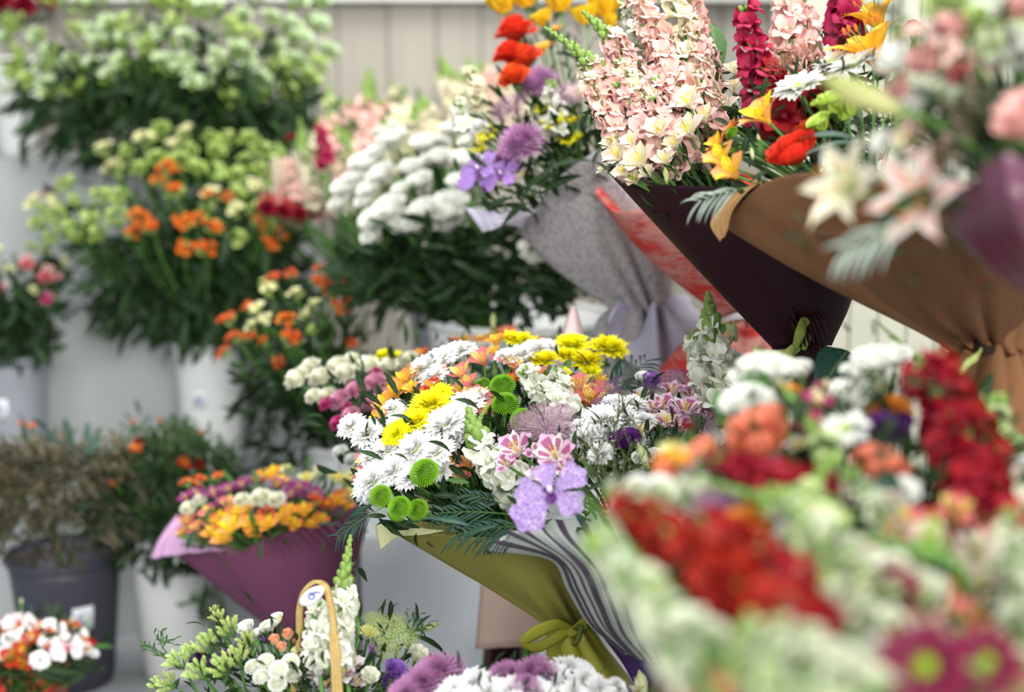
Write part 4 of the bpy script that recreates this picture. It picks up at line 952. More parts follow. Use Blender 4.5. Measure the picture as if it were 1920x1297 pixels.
# ================================================================ the centre bouquets, in focus
b = Bq('wrapped_bouquet', 'white and yellow chrysanthemum bouquet in olive paper at the centre', 'bouquet', (1065, 1175, 1.62), (880, 800), 1.62, .075, 270, 180, .06, .85, .25, base=Vector((XZ(1085, 1.62), Yat(1.62, .775), .75)), lsz=50, throat=(930, 1010, 1.64))
b.add('''wd 800 692 80;wd 828 676 76;wd 858 664 74;wd 815 708 66;wd 875 658 50;wd 700 905 92 -.02;wd 738 885 84 -.02;wd 722 850 80;wd 690 815 78;wd 660 800 64;wd 745 800 64;wd 738 768 54;wd 780 845 92 -.02;wd 835 800 104 -.02;wd 872 765 90;wd 770 898 70 -.02;wd 820 850 84 -.02
wd 850 830 70;wd 715 880 70;wd 855 790 90 -.02;wd 800 815 80;wd 975 668 66;wd 1000 660 74;wd 1022 655 60;wd 950 672 56;wd 760 780 46;wd 700 860 70;wd 830 885 56;wd 690 930 50;wd 775 870 60;wd 895 745 56
yd 808 762 88 -.02;yd 825 742 60 -.02;yd 782 793 74 -.02;yd 745 815 66 -.02;yd 830 755 46;yd 1072 652 80;yd 1098 682 76;yd 1140 660 92 -.03;yd 1022 680 70;yd 975 642 60;yd 960 636 44;yd 1108 700 44;yd 1060 670 56;yd 770 785 50;yd 800 785 50
gp 942 722 58 -.02;gp 948 757 62 -.03;gp 980 786 58 -.03;gp 795 886 66 -.05;gp 713 930 52 -.05;gp 748 953 56 -.06;gp 783 956 50 -.05;gp 842 752 40;gp 905 720 34;gp 1040 705 46
pa 866 702 66;pa 905 675 68;pa 886 746 66;pa 862 736 60;pa 928 745 40;pa 975 692 54;pa 955 680 50;pa 1085 728 84 -.02;pa 1108 752 84 -.03;pa 1132 738 70 -.01;pa 1075 765 66;pa 1095 745 70 -.02;pa 690 865 60;pa 682 898 50;pa 876 876 66;pa 852 870 54;pa 1010 700 44;pa 900 745 56;pa 915 770 50;pa 878 720 56;pa 868 895 50;pa 1060 745 60
oa 760 712 56;oa 742 738 56;oa 722 758 56;oa 712 782 46;oa 780 700 46;ya 770 730 46;oa 930 640 50;oa 955 632 46;oa 1000 640 40;ra 812 728 56;ra 826 705 48;ra 835 690 40;ra 795 740 36;ra 962 712 40;oa 925 660 36;oa 990 700 40;ya 1125 715 40;yd 1055 700 36
ws 1085 800 985 700 74 0 .05 -.02;ws 1060 780 1045 700 70 0 .05 -.01;wt 1075 830 1080 760 60 0 .05;pm 960 610 1'''.replace(';pm 960 610 1', ''))
b.add('ws 985 940 880 765 92 .28 .36 -.05;ws 1020 960 935 850 86 .1 .08 -.05;gs 890 830 918 757 34 .3 .8 -.05')
b.foliage(7, .6, .97, 56, LEAF, 0, .22, spread=.035)
OLIVE = paper('olive_paper', '#86833c', '#948f4a', .75, .1, spec=.15)
b.cone('paper_wrap', OLIVE, (1068, 1172, 1.62), .02, [(738, 1000, .05), (800, 1000, -.02), (880, 1003, -.08), (960, 1008, -.11), (1030, 1010, -.09), (1090, 1010, -.02)], D=.14, lift=60, bulge=.004, wr=.003, pleat=8, seed=12, ku=9, kv=9)
b.sheet('paper_corner', plain('cream_paper', '#e2e2ae', .65, .15, .05), [[(703, 982, 1.66), (740, 981, 1.64), (780, 988, 1.61), (834, 994, 1.575)], [(706, 1006, 1.655), (730, 1003, 1.635), (762, 1000, 1.612), (800, 1000, 1.59)], [(712, 1034, 1.65), (725, 1020, 1.635), (742, 1008, 1.62), (760, 1002, 1.607)]], 'cream folded corner', wr=.001)
LIMEP = paper('lime_paper', '#b4b338', '#9c9d34', .55, .25, spec=.4)
b.cone('paper_skirt', LIMEP, (1070, 1172, 1.61), .02, [(1032, 1290, .03), (1070, 1310, -.03), (1120, 1312, -.04), (1165, 1300, -.02), (1190, 1270, .03)], 'yellow-green paper skirt', D=.06, lift=-8, bulge=.004, wr=.004, pleat=8, seed=13, fade=.5, ku=9)
kn = MB()
for q in range(3): tube(kn, [W(1048+q*3, 1165+q*5, 1.585), W(1072, 1178+q*5, 1.578), W(1098, 1160+q*6, 1.585)], .0035, 0, 6, smooth=4)
part('ribbon_band', kn, LIMEP, b.t, 'yellow-green ribbon tied round the neck')
part('ribbon_loop', ribbon([(1072, 1178, 1.58), (1040, 1172, 1.56), (1000, 1188, 1.555), (983, 1205, 1.56), (1010, 1212, 1.57), (1050, 1190, 1.575), (1072, 1180, 1.58)], [.004, .008, .008, .004, .007, .007, .004]), LIMEP, b.t, 'yellow-green bow loop', .0006)
part('ribbon_tail', ribbon([(1078, 1180, 1.575), (1090, 1172, 1.56), (1084, 1198, 1.556), (1075, 1210, 1.56)], [.004, .003, .003, .003]), plain('olive_cord', '#4f5a24', .6), b.t, 'dark olive cord ends', .0006)
b.handle((1068, 1176, 1.62), down=Vector((XZ(1085, 1.62), Yat(1.62, .775), .66)))
b.add('''pf 960 965 820 945 -.07;pf 1000 985 850 985 -.09;pf 1000 995 900 1010 -.1;pf 720 950 620 1000 -.04;pf 960 950 870 915 -.06;lb 880 985 800 960 -.08;lb 700 945 635 975 -.02;lb 930 985 850 1003 -.09;lb 820 970 740 975 -.05;lb 1000 1000 930 1020 -.1
lb 1140 740 1180 640;lb 1150 740 1215 680;pf 1120 760 1220 650;lf 1100 720 1055 690;lf 900 760 880 800;lf 930 800 900 850;lf 860 930 800 925 -.02;lf 980 840 930 830;lg 1040 715 1030 670;lg 1060 700 1072 660;lg 880 905 830 895 -.04''')

b = Bq('wrapped_bouquet', 'lilac and white bouquet with violet orchid in striped purple wrap', 'bouquet', (1230, 1285, 1.55), (1130, 850), 1.5, .085, 230, 170, .05, .9, .25, base=Vector((XZ(1255, 1.55), Yat(1.55, .74), .72)), lsz=42, throat=(1170, 1020, 1.56))
b.add('''tr 1025 806 122 -.02;tr 985 800 70;tr 1040 830 90;tr 1050 790 80;tv 1145 738 50;tv 1160 725 46;tv 1125 760 36;la 968 842 84 -.04;la 1012 852 66 -.04;la 1040 852 96 -.06;la 1060 880 60 -.05;la 950 870 54 -.03;xa 1005 890 44 -.04
vo 1034 925 150 -.1;wd 1130 790 84;wd 1162 778 72;wd 1190 762 62;wd 1108 818 60;wd 1128 852 60 -.01;wd 1092 822 54;wd 1175 790 60;wd 1150 760 60;wd 1140 815 60;wd 1210 790 50;wd 1085 800 40;wd 1195 825 44
dl 1178 832 66 -.03;dl 1145 825 34;dl 1120 770 30;tv 1215 732 40;tv 1270 715 56;tv 1310 705 50;vl 1222 718 50;tr 1255 720 70;la 1285 772 84 -.02;la 1242 762 66;la 1260 735 60;la 1340 792 70;la 1255 792 66;la 1222 768 56;la 1310 775 60;la 1300 745 60;xa 1200 745 50
wl 1198 862 36 -.03;wl 1228 860 46 -.02;wk 1215 880 1195 830 -.03;lg 1205 835 1225 870 -.04;la 1330 750 60;la 1275 800 60;tr 1320 800 80;tr 1360 790 70;wl 1355 690 90 -.06;wk 1380 640 1375 600 -.03;wl 1205 710 34;ka 1245 790 50;ka 1205 810 46
wx 1150 920 1110 820 -.03;wx 1160 930 1180 820 -.03;wx 1130 920 1075 830 -.03;wx 1170 930 1210 850 -.02;wx 1190 920 1200 800 -.01;wx 1120 900 1130 790 -.02;wx 1150 900 1165 770 -.01;wx 1180 930 1235 860;wx 1150 920 1090 860 -.04;wx 1140 850 1170 740 0;wx 1110 870 1090 790 0;wx 1160 940 1150 850 -.04
wx 1200 900 1245 800 0;wx 1210 880 1190 780 -.01''')
b.add('ws 1352 800 1328 552 96 0.001 .36 -.02;ws 1320 760 1300 620 60 0 .2;gb 1380 640 1355 600 .01')
b.add('lg 1090 860 1120 900 -.06;lf 1100 920 1160 890;lf 1130 930 1150 860;lf 1180 940 1175 880;lf 1210 930 1205 880;lb 1070 950 1110 1000 -.1;lf 1085 890 1100 940 -.08')
b.foliage(7, .62, .97, 50, LEAF, 0, .2, spread=.03)
PP = paper('violet_paper', '#40245c', '#361c4c', .65, .08)
b.cone('paper_wrap', PP, (1225, 1278, 1.55), .018, [(1035, 1010, .05), (1090, 985, -.02), (1160, 970, -.06), (1240, 975, -.05), (1330, 960, .04)], D=.12, lift=30, bulge=.012, wr=.003, pleat=7, seed=15, ku=9)
STR = paper('striped_wrap', '#a9b0a8', '#98a29c', .45, .1, 'stripe', .5)
b.sheet('striped_overwrap', STR, [
 [(918, 1038, 1.47), (935, 1012, 1.455), (960, 994, 1.45), (990, 990, 1.45), (1025, 978, 1.455), (1070, 972, 1.46), (1115, 960, 1.46), (1155, 948, 1.47)],
 [(921, 1036, 1.465), (938, 1018, 1.452), (968, 1000, 1.442), (1000, 1000, 1.436), (1040, 1004, 1.435), (1090, 1010, 1.435), (1140, 1008, 1.44), (1185, 1000, 1.45)],
 [(1030, 1048, 1.47), (1040, 1048, 1.45), (1055, 1050, 1.44), (1078, 1056, 1.43), (1105, 1066, 1.425), (1135, 1075, 1.425), (1170, 1078, 1.43), (1215, 1072, 1.445)],
 [(1062, 1105, 1.49), (1075, 1108, 1.465), (1090, 1112, 1.45), (1110, 1118, 1.44), (1132, 1126, 1.435), (1160, 1134, 1.435), (1192, 1136, 1.44), (1232, 1134, 1.455)],
 [(1102, 1170, 1.5), (1112, 1172, 1.48), (1125, 1176, 1.465), (1142, 1181, 1.455), (1160, 1187, 1.45), (1182, 1192, 1.45), (1208, 1194, 1.455), (1240, 1192, 1.47)],
 [(1168, 1222, 1.525), (1174, 1225, 1.515), (1182, 1228, 1.505), (1192, 1232, 1.5), (1204, 1236, 1.497), (1218, 1240, 1.497), (1232, 1242, 1.505), (1252, 1242, 1.52)]], 'grey and dark striped overwrap running down in folds', wr=.0022, ku=12, kv=8, pleat=5, fade=.2)
b.handle((1228, 1282, 1.55), down=Vector((XZ(1255, 1.55), Yat(1.55, .74), .65)))

# maroon bouquet
b = Bq('wrapped_bouquet', 'pale pink snapdragon bouquet in dark maroon paper', 'bouquet', (1475, 620, 1.6), (1240, 230), 1.56, .03, 200, 190, .05, .5, .1, base=W(1500, 665, 1.6), lsz=45, throat=(1370, 440, 1.6))
b.add('''ps 1235 265 1022 52 66 -.18 .42;ps 1262 230 1092 22 70 -.15 .32;ps 1290 230 1180 -50 78 0 .12;cs 1325 210 1240 -70 80 0 .12;ps 1200 330 1105 150 74 0 .06;ps 1250 330 1160 160 76 0 .06;ps 1340 260 1300 60 72 0 .08;ps 1290 330 1235 150 80 0 .06
ps 1200 220 1150 60 66 0 .1;ps 1250 180 1215 20 66 0 .12;cs 1175 260 1088 118 56 0 .1 .02;cs 1270 120 1170 0 70 0 .1 .05;ws 1215 110 1180 20 70 0 .05 .05;ps 1330 150 1290 -20 66 0 .1 .03;cs 1220 200 1160 120 60 0 .05 -.01;ps 1265 260 1225 190 60 0 .05 -.02
lf 1190 250 1170 170 -.01;lf 1240 220 1215 130 -.01;lf 1300 250 1270 150 -.01;lg 1220 150 1190 90 -.01;lf 1140 240 1100 190 -.01;lg 1290 140 1270 60 -.01
ka 1160 292 78 -.02;ka 1200 302 88 -.03;ka 1290 192 84 -.03;ka 1290 245 84 -.03;ka 1235 245 76 -.03;ka 1352 205 84;ka 1322 152 66;ka 1376 130 60;ka 1248 300 60 -.03;ka 1190 338 50 -.02;ka 1150 270 64 -.01;ka 1170 322 56 -.03;ka 1265 270 60 -.03;ka 1320 220 70 -.02;ka 1215 325 46 -.03;ka 1340 175 60;ka 1185 265 56 -.03;ka 1375 165 60
gb 1251 345 1247 312 -.04;lf 1140 320 1112 295 -.02;lb 1160 305 1120 318 -.03;lg 1330 200 1300 0 .05;lg 1345 150 1335 0 .05;lf 1290 90 1270 30 .03;lb 1290 330 1340 350 -.03;lg 1300 320 1320 260;lg 1240 60 1290 40;ka 1135 318 40''')
b.foliage(6, .7, .97, 44, LEAF, 0, .18, spread=.02)
b.hang((1130, 1400, 100, 335), 200, 44, 1.62, .03, LEAF, 0, .2, 'back_foliage', 1)
MAR = paper('maroon_paper', '#220c14', '#2c1218', .6, .04, spec=.15)
b.cone('paper_wrap', MAR, (1497, 640, 1.6), .03, [(1137, 306, .04), (1170, 346, -.03), (1240, 350, -.08), (1330, 350, -.1), (1420, 350, -.09), (1510, 360, -.04), (1590, 390, .05)], D=.15, lift=10, bulge=.004, bulge_r=.024, wr=.003, pleat=6, seed=17, ku=9, kv=9, fade=2.5)
b.sheet('paper_fold', plain('mauve_inner', '#8b5a62', .6, .15), [[(1255, 350, 1.585), (1280, 350, 1.57), (1300, 350, 1.565), (1322, 352, 1.56)], [(1275, 310, 1.6), (1290, 308, 1.59), (1302, 310, 1.585), (1316, 330, 1.58)], [(1296, 272, 1.61), (1302, 275, 1.6), (1306, 280, 1.6), (1312, 310, 1.595)]], 'mauve inner paper point')
b.cone('paper_skirt', MAR, (1500, 638, 1.6), .022, [(1476, 700, .0), (1500, 735, -.04), (1540, 740, -.04), (1575, 700, .01)], 'crumpled maroon paper below the ribbon', D=.05, lift=0, bulge=.01, wr=.008, pleat=6, seed=18, fade=.3)
cr = MB()       # crushed folds where the paper is gathered at the neck
for i in range(8):
    x_, y_ = 1492+i*8, 585+((i*37) % 40); tube(cr, [W(x_-26, y_-34, 1.557), W(x_-8, y_-6, 1.546), W(x_+2, y_+30, 1.552)], [.001, .0035, .001], 0, 7, smooth=4)
part('paper_gathers', cr, MAR, b.t)
YG = plain('yellow_green_ribbon', '#c2cf7c', .4, .25, .1, 20, .5)
part('ribbon', ribbon([(1500, 650, 1.56), (1480, 662, 1.55), (1445, 664, 1.545), (1412, 658, 1.545)], [.004, .006, .005, .0055]), YG, b.t, 'yellow-green ribbon end', .0006)
part('ribbon', ribbon([(1492, 648, 1.555), (1482, 665, 1.54), (1474, 690, 1.54), (1475, 715, 1.545)], [.006, .008, .007, .0075]), YG, b.t, 'yellow-green ribbon end', .0006)
part('ribbon_knot', ribbon([(1490, 655, 1.55), (1500, 625, 1.535), (1508, 600, 1.54), (1514, 625, 1.55), (1506, 655, 1.555)], [.003, .006, .004, .006, .003]), plain('olive_ribbon', '#76853a', .5), b.t, 'olive ribbon loop', .0006)
b.handle((1500, 645, 1.6), down=Vector((XZ(1575, 1.55), Yat(1.55, 1.0), .85)))
b.add('rl 1540 730 1590 650 -.04 0;rl 1545 700 1548 655 .0 .4')

# kraft bouquet
b = Bq('wrapped_bouquet', 'orange ranunculus and red snapdragon bouquet in brown kraft paper', 'bouquet', (1840, 640, 1.38), (1530, 210), 1.44, .03, 230, 170, .0, .5, .15, base=W(1850, 670, 1.38), lsz=50, throat=(1640, 430, 1.42))
b.add('''ms 1440 240 1398 20 96 0 .06 .05;ms 1590 90 1580 -60 90 0 .06 .06;rs 1480 280 1440 140 110 0 .04 .05;ps 1480 150 1470 -70 86 0 .1 .06;ps 1530 140 1500 0 80 0 .1 .07;pt 1500 180 1480 60 70 0 .1 .06
rs 1560 260 1500 150 110 0 .04 .06;yL 1628 90 190 -.02;yL 1640 30 150 .02;ya 1430 215 108 -.02;ya 1352 298 84 -.01;ya 1372 322 86 -.03;oa 1345 270 60;ra 1375 240 50 .02;oe 1488 285 118 -.05;oe 1510 240 60;oe 1700 110 70 .02;rc 1712 60 60 .03
ll 1580 205 124 -.03;ll 1540 235 60 -.04;wq 1500 165 110 -.02;wq 1600 125 110 -.03;wq 1560 120 80 .0;wc 1530 60 70 .07;gp 1372 250 32;gp 1380 285 30;gp 1350 275 22;wk 1412 300 1408 275 -.02;wk 1425 270 1420 250 -.02;rf 1470 130 90 .02;rf 1500 110 70 .03
ye 1660 130 60;lb 1510 290 1650 238 -.1;lb 1500 260 1650 240 -.06;lg 1420 260 1440 310 -.03;lf 1410 240 1385 300 -.02;lf 1430 310 1400 280;gb 1255 1 1255 2;pw 1405 350 1300 372 -.06;lf 1440 320 1400 340 -.04;rc 1370 255 40 .03;rc 1550 170 70 .05;rc 1530 200 60 .04'''.replace('gb 1255 1 1255 2;', ''))
b.foliage(6, .7, .96, 50, LEAF, 0, .22, spread=.03)
b.hang((1380, 1720, 130, 330), 330, 50, 1.5, .05, LEAF, 0, .22, 'back_foliage', 1)
b.add('lf 1480 330 1560 300 -.02;lf 1560 300 1650 280 -.02;lf 1540 310 1530 260 -.02')
KR = paper('kraft_paper', '#8a6240', '#6d4a30', .7, .12, 'kraftprint')
b.cone('paper_wrap', KR, (1850, 652, 1.38), .03, [(1352, 432, .06), (1392, 380, .0), (1440, 338, -.04), (1520, 325, -.08), (1620, 330, -.1), (1730, 360, -.1), (1850, 400, -.09), (1990, 430, -.03), (2060, 440, .06)], D=.18, lift=40, bulge=.012, wr=.004, pleat=9, seed=21, ku=10, kv=8)
b.sheet('paper_corner', plain('pale_kraft', '#b58d5c', .7, .1), [[(1350, 452, 1.40), (1353, 448, 1.40), (1358, 444, 1.395), (1364, 432, 1.39)], [(1333, 420, 1.41), (1345, 415, 1.4), (1358, 405, 1.39), (1374, 395, 1.38)], [(1352, 390, 1.42), (1368, 378, 1.4), (1385, 368, 1.39), (1402, 360, 1.375)], [(1392, 352, 1.425), (1405, 350, 1.4), (1418, 346, 1.38), (1430, 340, 1.365)]], 'light folded corner', wr=.001)
b.sheet('paper_fold', plain('pale_kraft', '#b58d5c', .7, .1), [[(1510, 425, 1.28), (1513, 424, 1.275), (1517, 422, 1.275), (1520, 420, 1.28)], [(1525, 390, 1.28), (1530, 388, 1.272), (1535, 386, 1.272), (1540, 385, 1.28)], [(1545, 350, 1.28), (1552, 345, 1.272), (1560, 343, 1.272), (1566, 345, 1.28)], [(1562, 310, 1.29), (1566, 306, 1.285), (1574, 306, 1.285), (1580, 310, 1.29)]], 'light fold edge', wr=.001)
b.sheet('overlap_sheet', paper('shaded_kraft', '#76543a', '#644632', .75, .1, 'kraftprint', .15), [[(1512, 425, 1.27), (1620, 440, 1.225), (1750, 440, 1.21), (1900, 450, 1.22), (2020, 470, 1.27)], [(1600, 515, 1.30), (1680, 520, 1.255), (1780, 520, 1.235), (1890, 520, 1.24), (1990, 530, 1.28)], [(1690, 590, 1.335), (1745, 595, 1.30), (1810, 595, 1.285), (1880, 590, 1.285), (1940, 590, 1.31)], [(1800, 642, 1.37), (1820, 645, 1.352), (1845, 647, 1.348), (1870, 647, 1.348), (1890, 645, 1.362)]], 'overlapping second sheet', wr=.005, pleat=4, fade=.5, ku=8)  # darker kraft tone puts the shade of this half into the sheet's colour
b.cone('paper_skirt', KR, (1853, 652, 1.38), .026, [(1780, 800, .02), (1810, 870, -.05), (1880, 890, -.07), (1960, 870, -.04), (2000, 800, .02)], 'kraft paper skirt below the tie', D=.08, lift=-10, bulge=.01, wr=.007, pleat=7, seed=23, fade=.3)
kn = MB()
for q in range(3): tube(kn, [W(1812, 640+q*5, 1.36), W(1850, 652+q*4, 1.335), W(1895, 645+q*5, 1.36)], .0022, 0, 6, smooth=4)
part('ribbon_band', kn, plain('dark_cord', '#2a2018', .6), b.t, 'dark cord round the neck')
part('ribbon', ribbon([(1840, 655, 1.335), (1830, 670, 1.32), (1815, 680, 1.32), (1800, 700, 1.32)], [.003, .004, .004, .003]), YG, b.t, 'green ribbon end', .0006)
b.handle((1853, 656, 1.38), down=Vector((XZ(1880, 1.36), Yat(1.36, .98), .8)))

# ================================================================ arrangements low down
tb_ = Vector((XZ(600, 1.5), Yat(1.5, .70), TABLE))
b = Bq('flower_basket', 'handled basket of white snapdragon, lime buds and violet freesias', 'basket', (610, 1400, 1.5), (560, 1230), 1.46, .05, 260, 130, .05, .5, .45, base=tb_, lsz=40)
b.add('''bs 440 1195 74;bs 400 1225 80;bs 345 1255 76;bs 385 1275 80;bs 430 1265 84;bs 470 1215 60;bs 330 1290 70;bs 415 1170 50;bs 450 1250 76;bs 365 1235 60;bs 405 1150 30;bs 300 1290 44;wl 463 1182 46 -.01;wl 485 1190 30;wl 505 1178 40;wl 520 1160 30
br 515 1202 34 -.02;br 540 1192 36 -.02;br 530 1215 32 -.02;br 558 1205 30;dl 370 1238 34;dl 430 1232 38;dl 455 1215 34;dl 400 1245 30;vl 500 1200 26;wb 498 1240 40 -.02;wb 522 1255 44 -.03;wb 545 1240 40 -.02;wb 490 1268 40 -.02;wb 520 1280 42 -.02;wb 475 1250 40;wb 550 1265 36
wr 782 1230 50 -.02;wr 692 1272 50 -.03;vl 738 1262 60 -.03;vl 702 1222 34;vl 725 1285 50;vl 580 1225 30;hy 712 1185 66;hy 748 1198 70;hy 722 1220 60;hy 770 1200 44;hy 700 1165 44;xa 640 1262 66 -.03;xa 615 1282 60 -.02;xa 660 1245 56;xa 595 1265 50;xa 670 1280 50;ma 825 1232 1
ga 690 1190 50;hy 590 1180 40;uc 560 1230 40;ra 465 1225 24;hy 740 1170 50;ra 812 1235 26'''.replace('ma 825 1232 1', ''))
b.add('ws 618 1262 657 1006 72 .001 .46 -.04;ws 600 1250 590 1140 70 0 .05 -.03;wt 650 1260 640 1150 66 0 .05 -.03;wk 663 1162 668 1112 -.03;wk 783 1182 826 1168;wk 510 1178 530 1152;gb 492 1190 500 1165;gs 655 1120 640 1060 20 0 .8 -.03')
b.add('lf 770 1190 860 1222 -.01;sg 760 1220 795 1140;lb 780 1180 810 1140;lb 775 1175 790 1135;sg 330 1250 275 1180;lb 300 1230 270 1200;lf 700 1300 770 1290;lf 450 1290 400 1300;lf 555 1190 600 1150;lg 560 1200 580 1150;sg 650 1290 760 1280;sg 560 1290 640 1300')
b.foliage(7, .5, .96, 44, LEAF, 0, .22, spread=.03)
def basket_bowl(c, r0, r1, z0, z1):
    m = MB(); ph = np.linspace(0, 2*PI, 97)
    rows = []
    for k in range(25):
        t = k/24; r = r0+(r1-r0)*t; rows.append([(c.x+(r+.004*math.sin(a*24+(k % 2)*PI))*math.cos(a), c.y+(r+.004*math.sin(a*24+(k % 2)*PI))*math.sin(a), z0+(z1-z0)*t) for a in ph])
    m.grid(rows); m.grid([[(c.x, c.y, z0)]*97, rows[0]])
    tube(m, [(c.x+r1*math.cos(a), c.y+r1*math.sin(a), z1) for a in ph], .006, 0, 6); return m
WICK = plain('straw_wicker', '#b9a26a', .7, 0, .25, 90, .2, .5)
part('basket_bowl', basket_bowl(tb_, .085, .115, TABLE+.002, .765), WICK, b.t)
hm = MB(); hp = [W(545, 1340, 1.47), W(560, 1200, 1.46), (W(562, 1140, 1.45)), W(572, 1105, 1.45), W(592, 1090, 1.45), W(612, 1103, 1.44), W(624, 1160, 1.43), W(628, 1230, 1.41), W(632, 1330, 1.39)]
P_ = crom([list(p) for p in hp], 8); n_ = len(P_)
hm.grid(np.stack([P_ + np.array([0, -.004, 0]) - np.array([.003, 0, 0]), P_ + np.array([.001, -.007, 0]), P_ + np.array([.004, -.003, 0]), P_ + np.array([.003, .005, 0]), P_ + np.array([-.002, .005, 0]), P_ + np.array([-.003, -.004, 0])], 1))
for k in range(3): tube(hm, [W(620+k*6, 1190, 1.405), W(624+k*6, 1250, 1.395), W(628+k*7, 1340, 1.385)], .0022, 0, 6)
part('handle', hm, plain('straw_gold', '#a99056', .6, 0, .25, 80, .3), b.t, 'straw-coloured arched handle')
tg = MB(); cc_ = W(585, 1117, 1.425); ax_ = (W(612, 1098, 1.42)-W(558, 1138, 1.425))/2; ay_ = ax_.cross(Vector((0, 1, .1))).normalized()*.0085
rws = []
for q in np.linspace(0, 1, 5): rws.append([cc_ + (ax_*math.cos(a) + ay_*math.sin(a)*(1.1))*q for a in np.linspace(0, 2*PI, 25)])
rws = [[cc_ + (q-cc_)*.8 for q in r_1] for r_1 in rws]; tg.grid(rws); to = part('gift_tag', tg, plain('tag_card', '#dfe0ea', .5), b.t, 'white oval tag', .0006)
sw = MB(); tx_ = ax_.normalized(); ty_ = ay_.normalized()
tube(sw, [cc_ + Vector((0, -.0015, 0)) + (tx_*math.cos(a)+ty_*math.sin(a))*.0042*(1-a/14) for a in np.linspace(0, 8.5, 26)], .0006, 0, 4)
tube(sw, [cc_ + Vector((0, -.0015, 0)) + tx_*.005 + ty_*.002, cc_ + Vector((0, -.0015, 0)) + tx_*.009 - ty_*.002], .0006, 0, 4)
link('blue_scroll_mark', sw.mesh('blue_scroll_mark', plain('stamp_ink', '#4a56a8', .6)), to)

b = Bq('flower_arrangement', 'white and mauve chrysanthemum arrangement at the bottom centre', 'flower arrangement', (980, 1420, 1.33), (960, 1330), 1.3, .08, 220, 90, .04, 1.1, .3, base=Vector((XZ(980, 1.33), Yat(1.33, .70), TABLE+.08)), lsz=40)
b.add('''lz 820 1275 110;lz 790 1292 90;lz 850 1262 70;wd 850 1298 70;wd 890 1282 74;wd 915 1300 76;wd 955 1300 80;wd 1040 1272 84;wd 1070 1262 84;wd 1100 1282 80;wd 1010 1302 80;wd 1125 1300 76;wd 870 1320 80;wd 1075 1310 80;lz 950 1275 80;lz 1005 1272 96;lz 985 1300 80
wd 930 1275 50;wd 1090 1258 60;wd 1060 1290 70;wd 830 1320 70;wL 1195 1300 60;wk 1210 1310 1198 1255;lz 760 1310 80;wd 970 1330 80;wd 1140 1330 80;wd 900 1340 80;wd 1155 1290 50''')
b.foliage(5, .3, .8, 36, LEAF)
p_ = Vector((XZ(980, 1.33), Yat(1.33, .70), TABLE))
cm_ = MB(); ph = np.linspace(0, 2*PI, 41); cm_.grid([[(p_.x+q*math.cos(a), p_.y+q*math.sin(a), TABLE+zz) for a in ph] for q, zz in ((0, .001), (.05, .001), (.056, .02), (.07, .10), (.067, .10), (.052, .02), (0, .02))])
part('bowl', cm_, WHITEP, b.t)

b = Bq('potted_arrangement', 'small red and white flower arrangement in a red pot', 'flower arrangement', (30, 1330, 2.3), (70, 1215), 2.22, .06, 130, 80, .06, .5, .4, base=Vector((XZ(20, 2.3), Yat(2.3, .45), BASE)), lsz=36)
b.add('''wo 35 1165 60;wo 125 1212 66 -.03;wd 75 1238 44 -.03;wd 20 1200 44;wd 48 1190 42;wd 95 1175 40;wd 110 1180 36;wd 5 1225 36;wd 150 1190 34;wd 160 1215 32;wd 60 1175 36;wd 85 1205 32;wb 85 1195 24;ra 60 1198 46;ra 20 1236 54;ra 152 1212 50;ra 72 1178 40;ra 140 1180 40;ra 5 1185 46;ra 45 1245 46
ra 100 1215 40;ra -20 1220 60;wd -20 1180 50;ra 95 1190 34;ra 40 1215 40;ra 30 1180 30;rc 170 1205 28;ya 45 1222 24;ya 5 1232 20;wk 40 1133 40 1120;wk 161 1165 161 1150;wk 133 1168 133 1155;rc -5 1200 40;wd 175 1225 24;ra 120 1175 30''')
b.add('lf 80 1255 170 1262 -.03;lf 60 1260 150 1285 -.02;lf 130 1240 195 1262;lf 20 1260 -20 1270 -.03;lf 150 1235 190 1245;lb 65 1150 48 1120;lb 100 1160 115 1120;sg 90 1180 110 1125;lg 170 1215 225 1205;sg 60 1260 90 1270 -.03;sg 130 1250 160 1275;sg 10 1260 30 1275 -.04')
b.foliage(9, .5, .95, 34, LEAF, 0, .3, spread=.025)
pm_ = MB(); px_, py_ = b.t.location.x, b.t.location.y
def sq(h, z):
    pts = []
    for a in np.linspace(0, 2*PI, 65):
        c_, s_ = math.cos(a+PI/4), math.sin(a+PI/4); e = .25
        pts.append((px_+h*math.copysign(abs(c_)**e, c_), py_+h*math.copysign(abs(s_)**e, s_), z))
    return pts
pm_.grid([sq(.001, BASE+.001), sq(.062, BASE+.001), sq(.066, BASE+.01), sq(.078, .495), sq(.080, .50), sq(.076, .50), sq(.06, BASE+.03), sq(.001, BASE+.03)])
part('pot', pm_, plain('red_pot', '#b8342a', .5), b.t, 'red square pot')

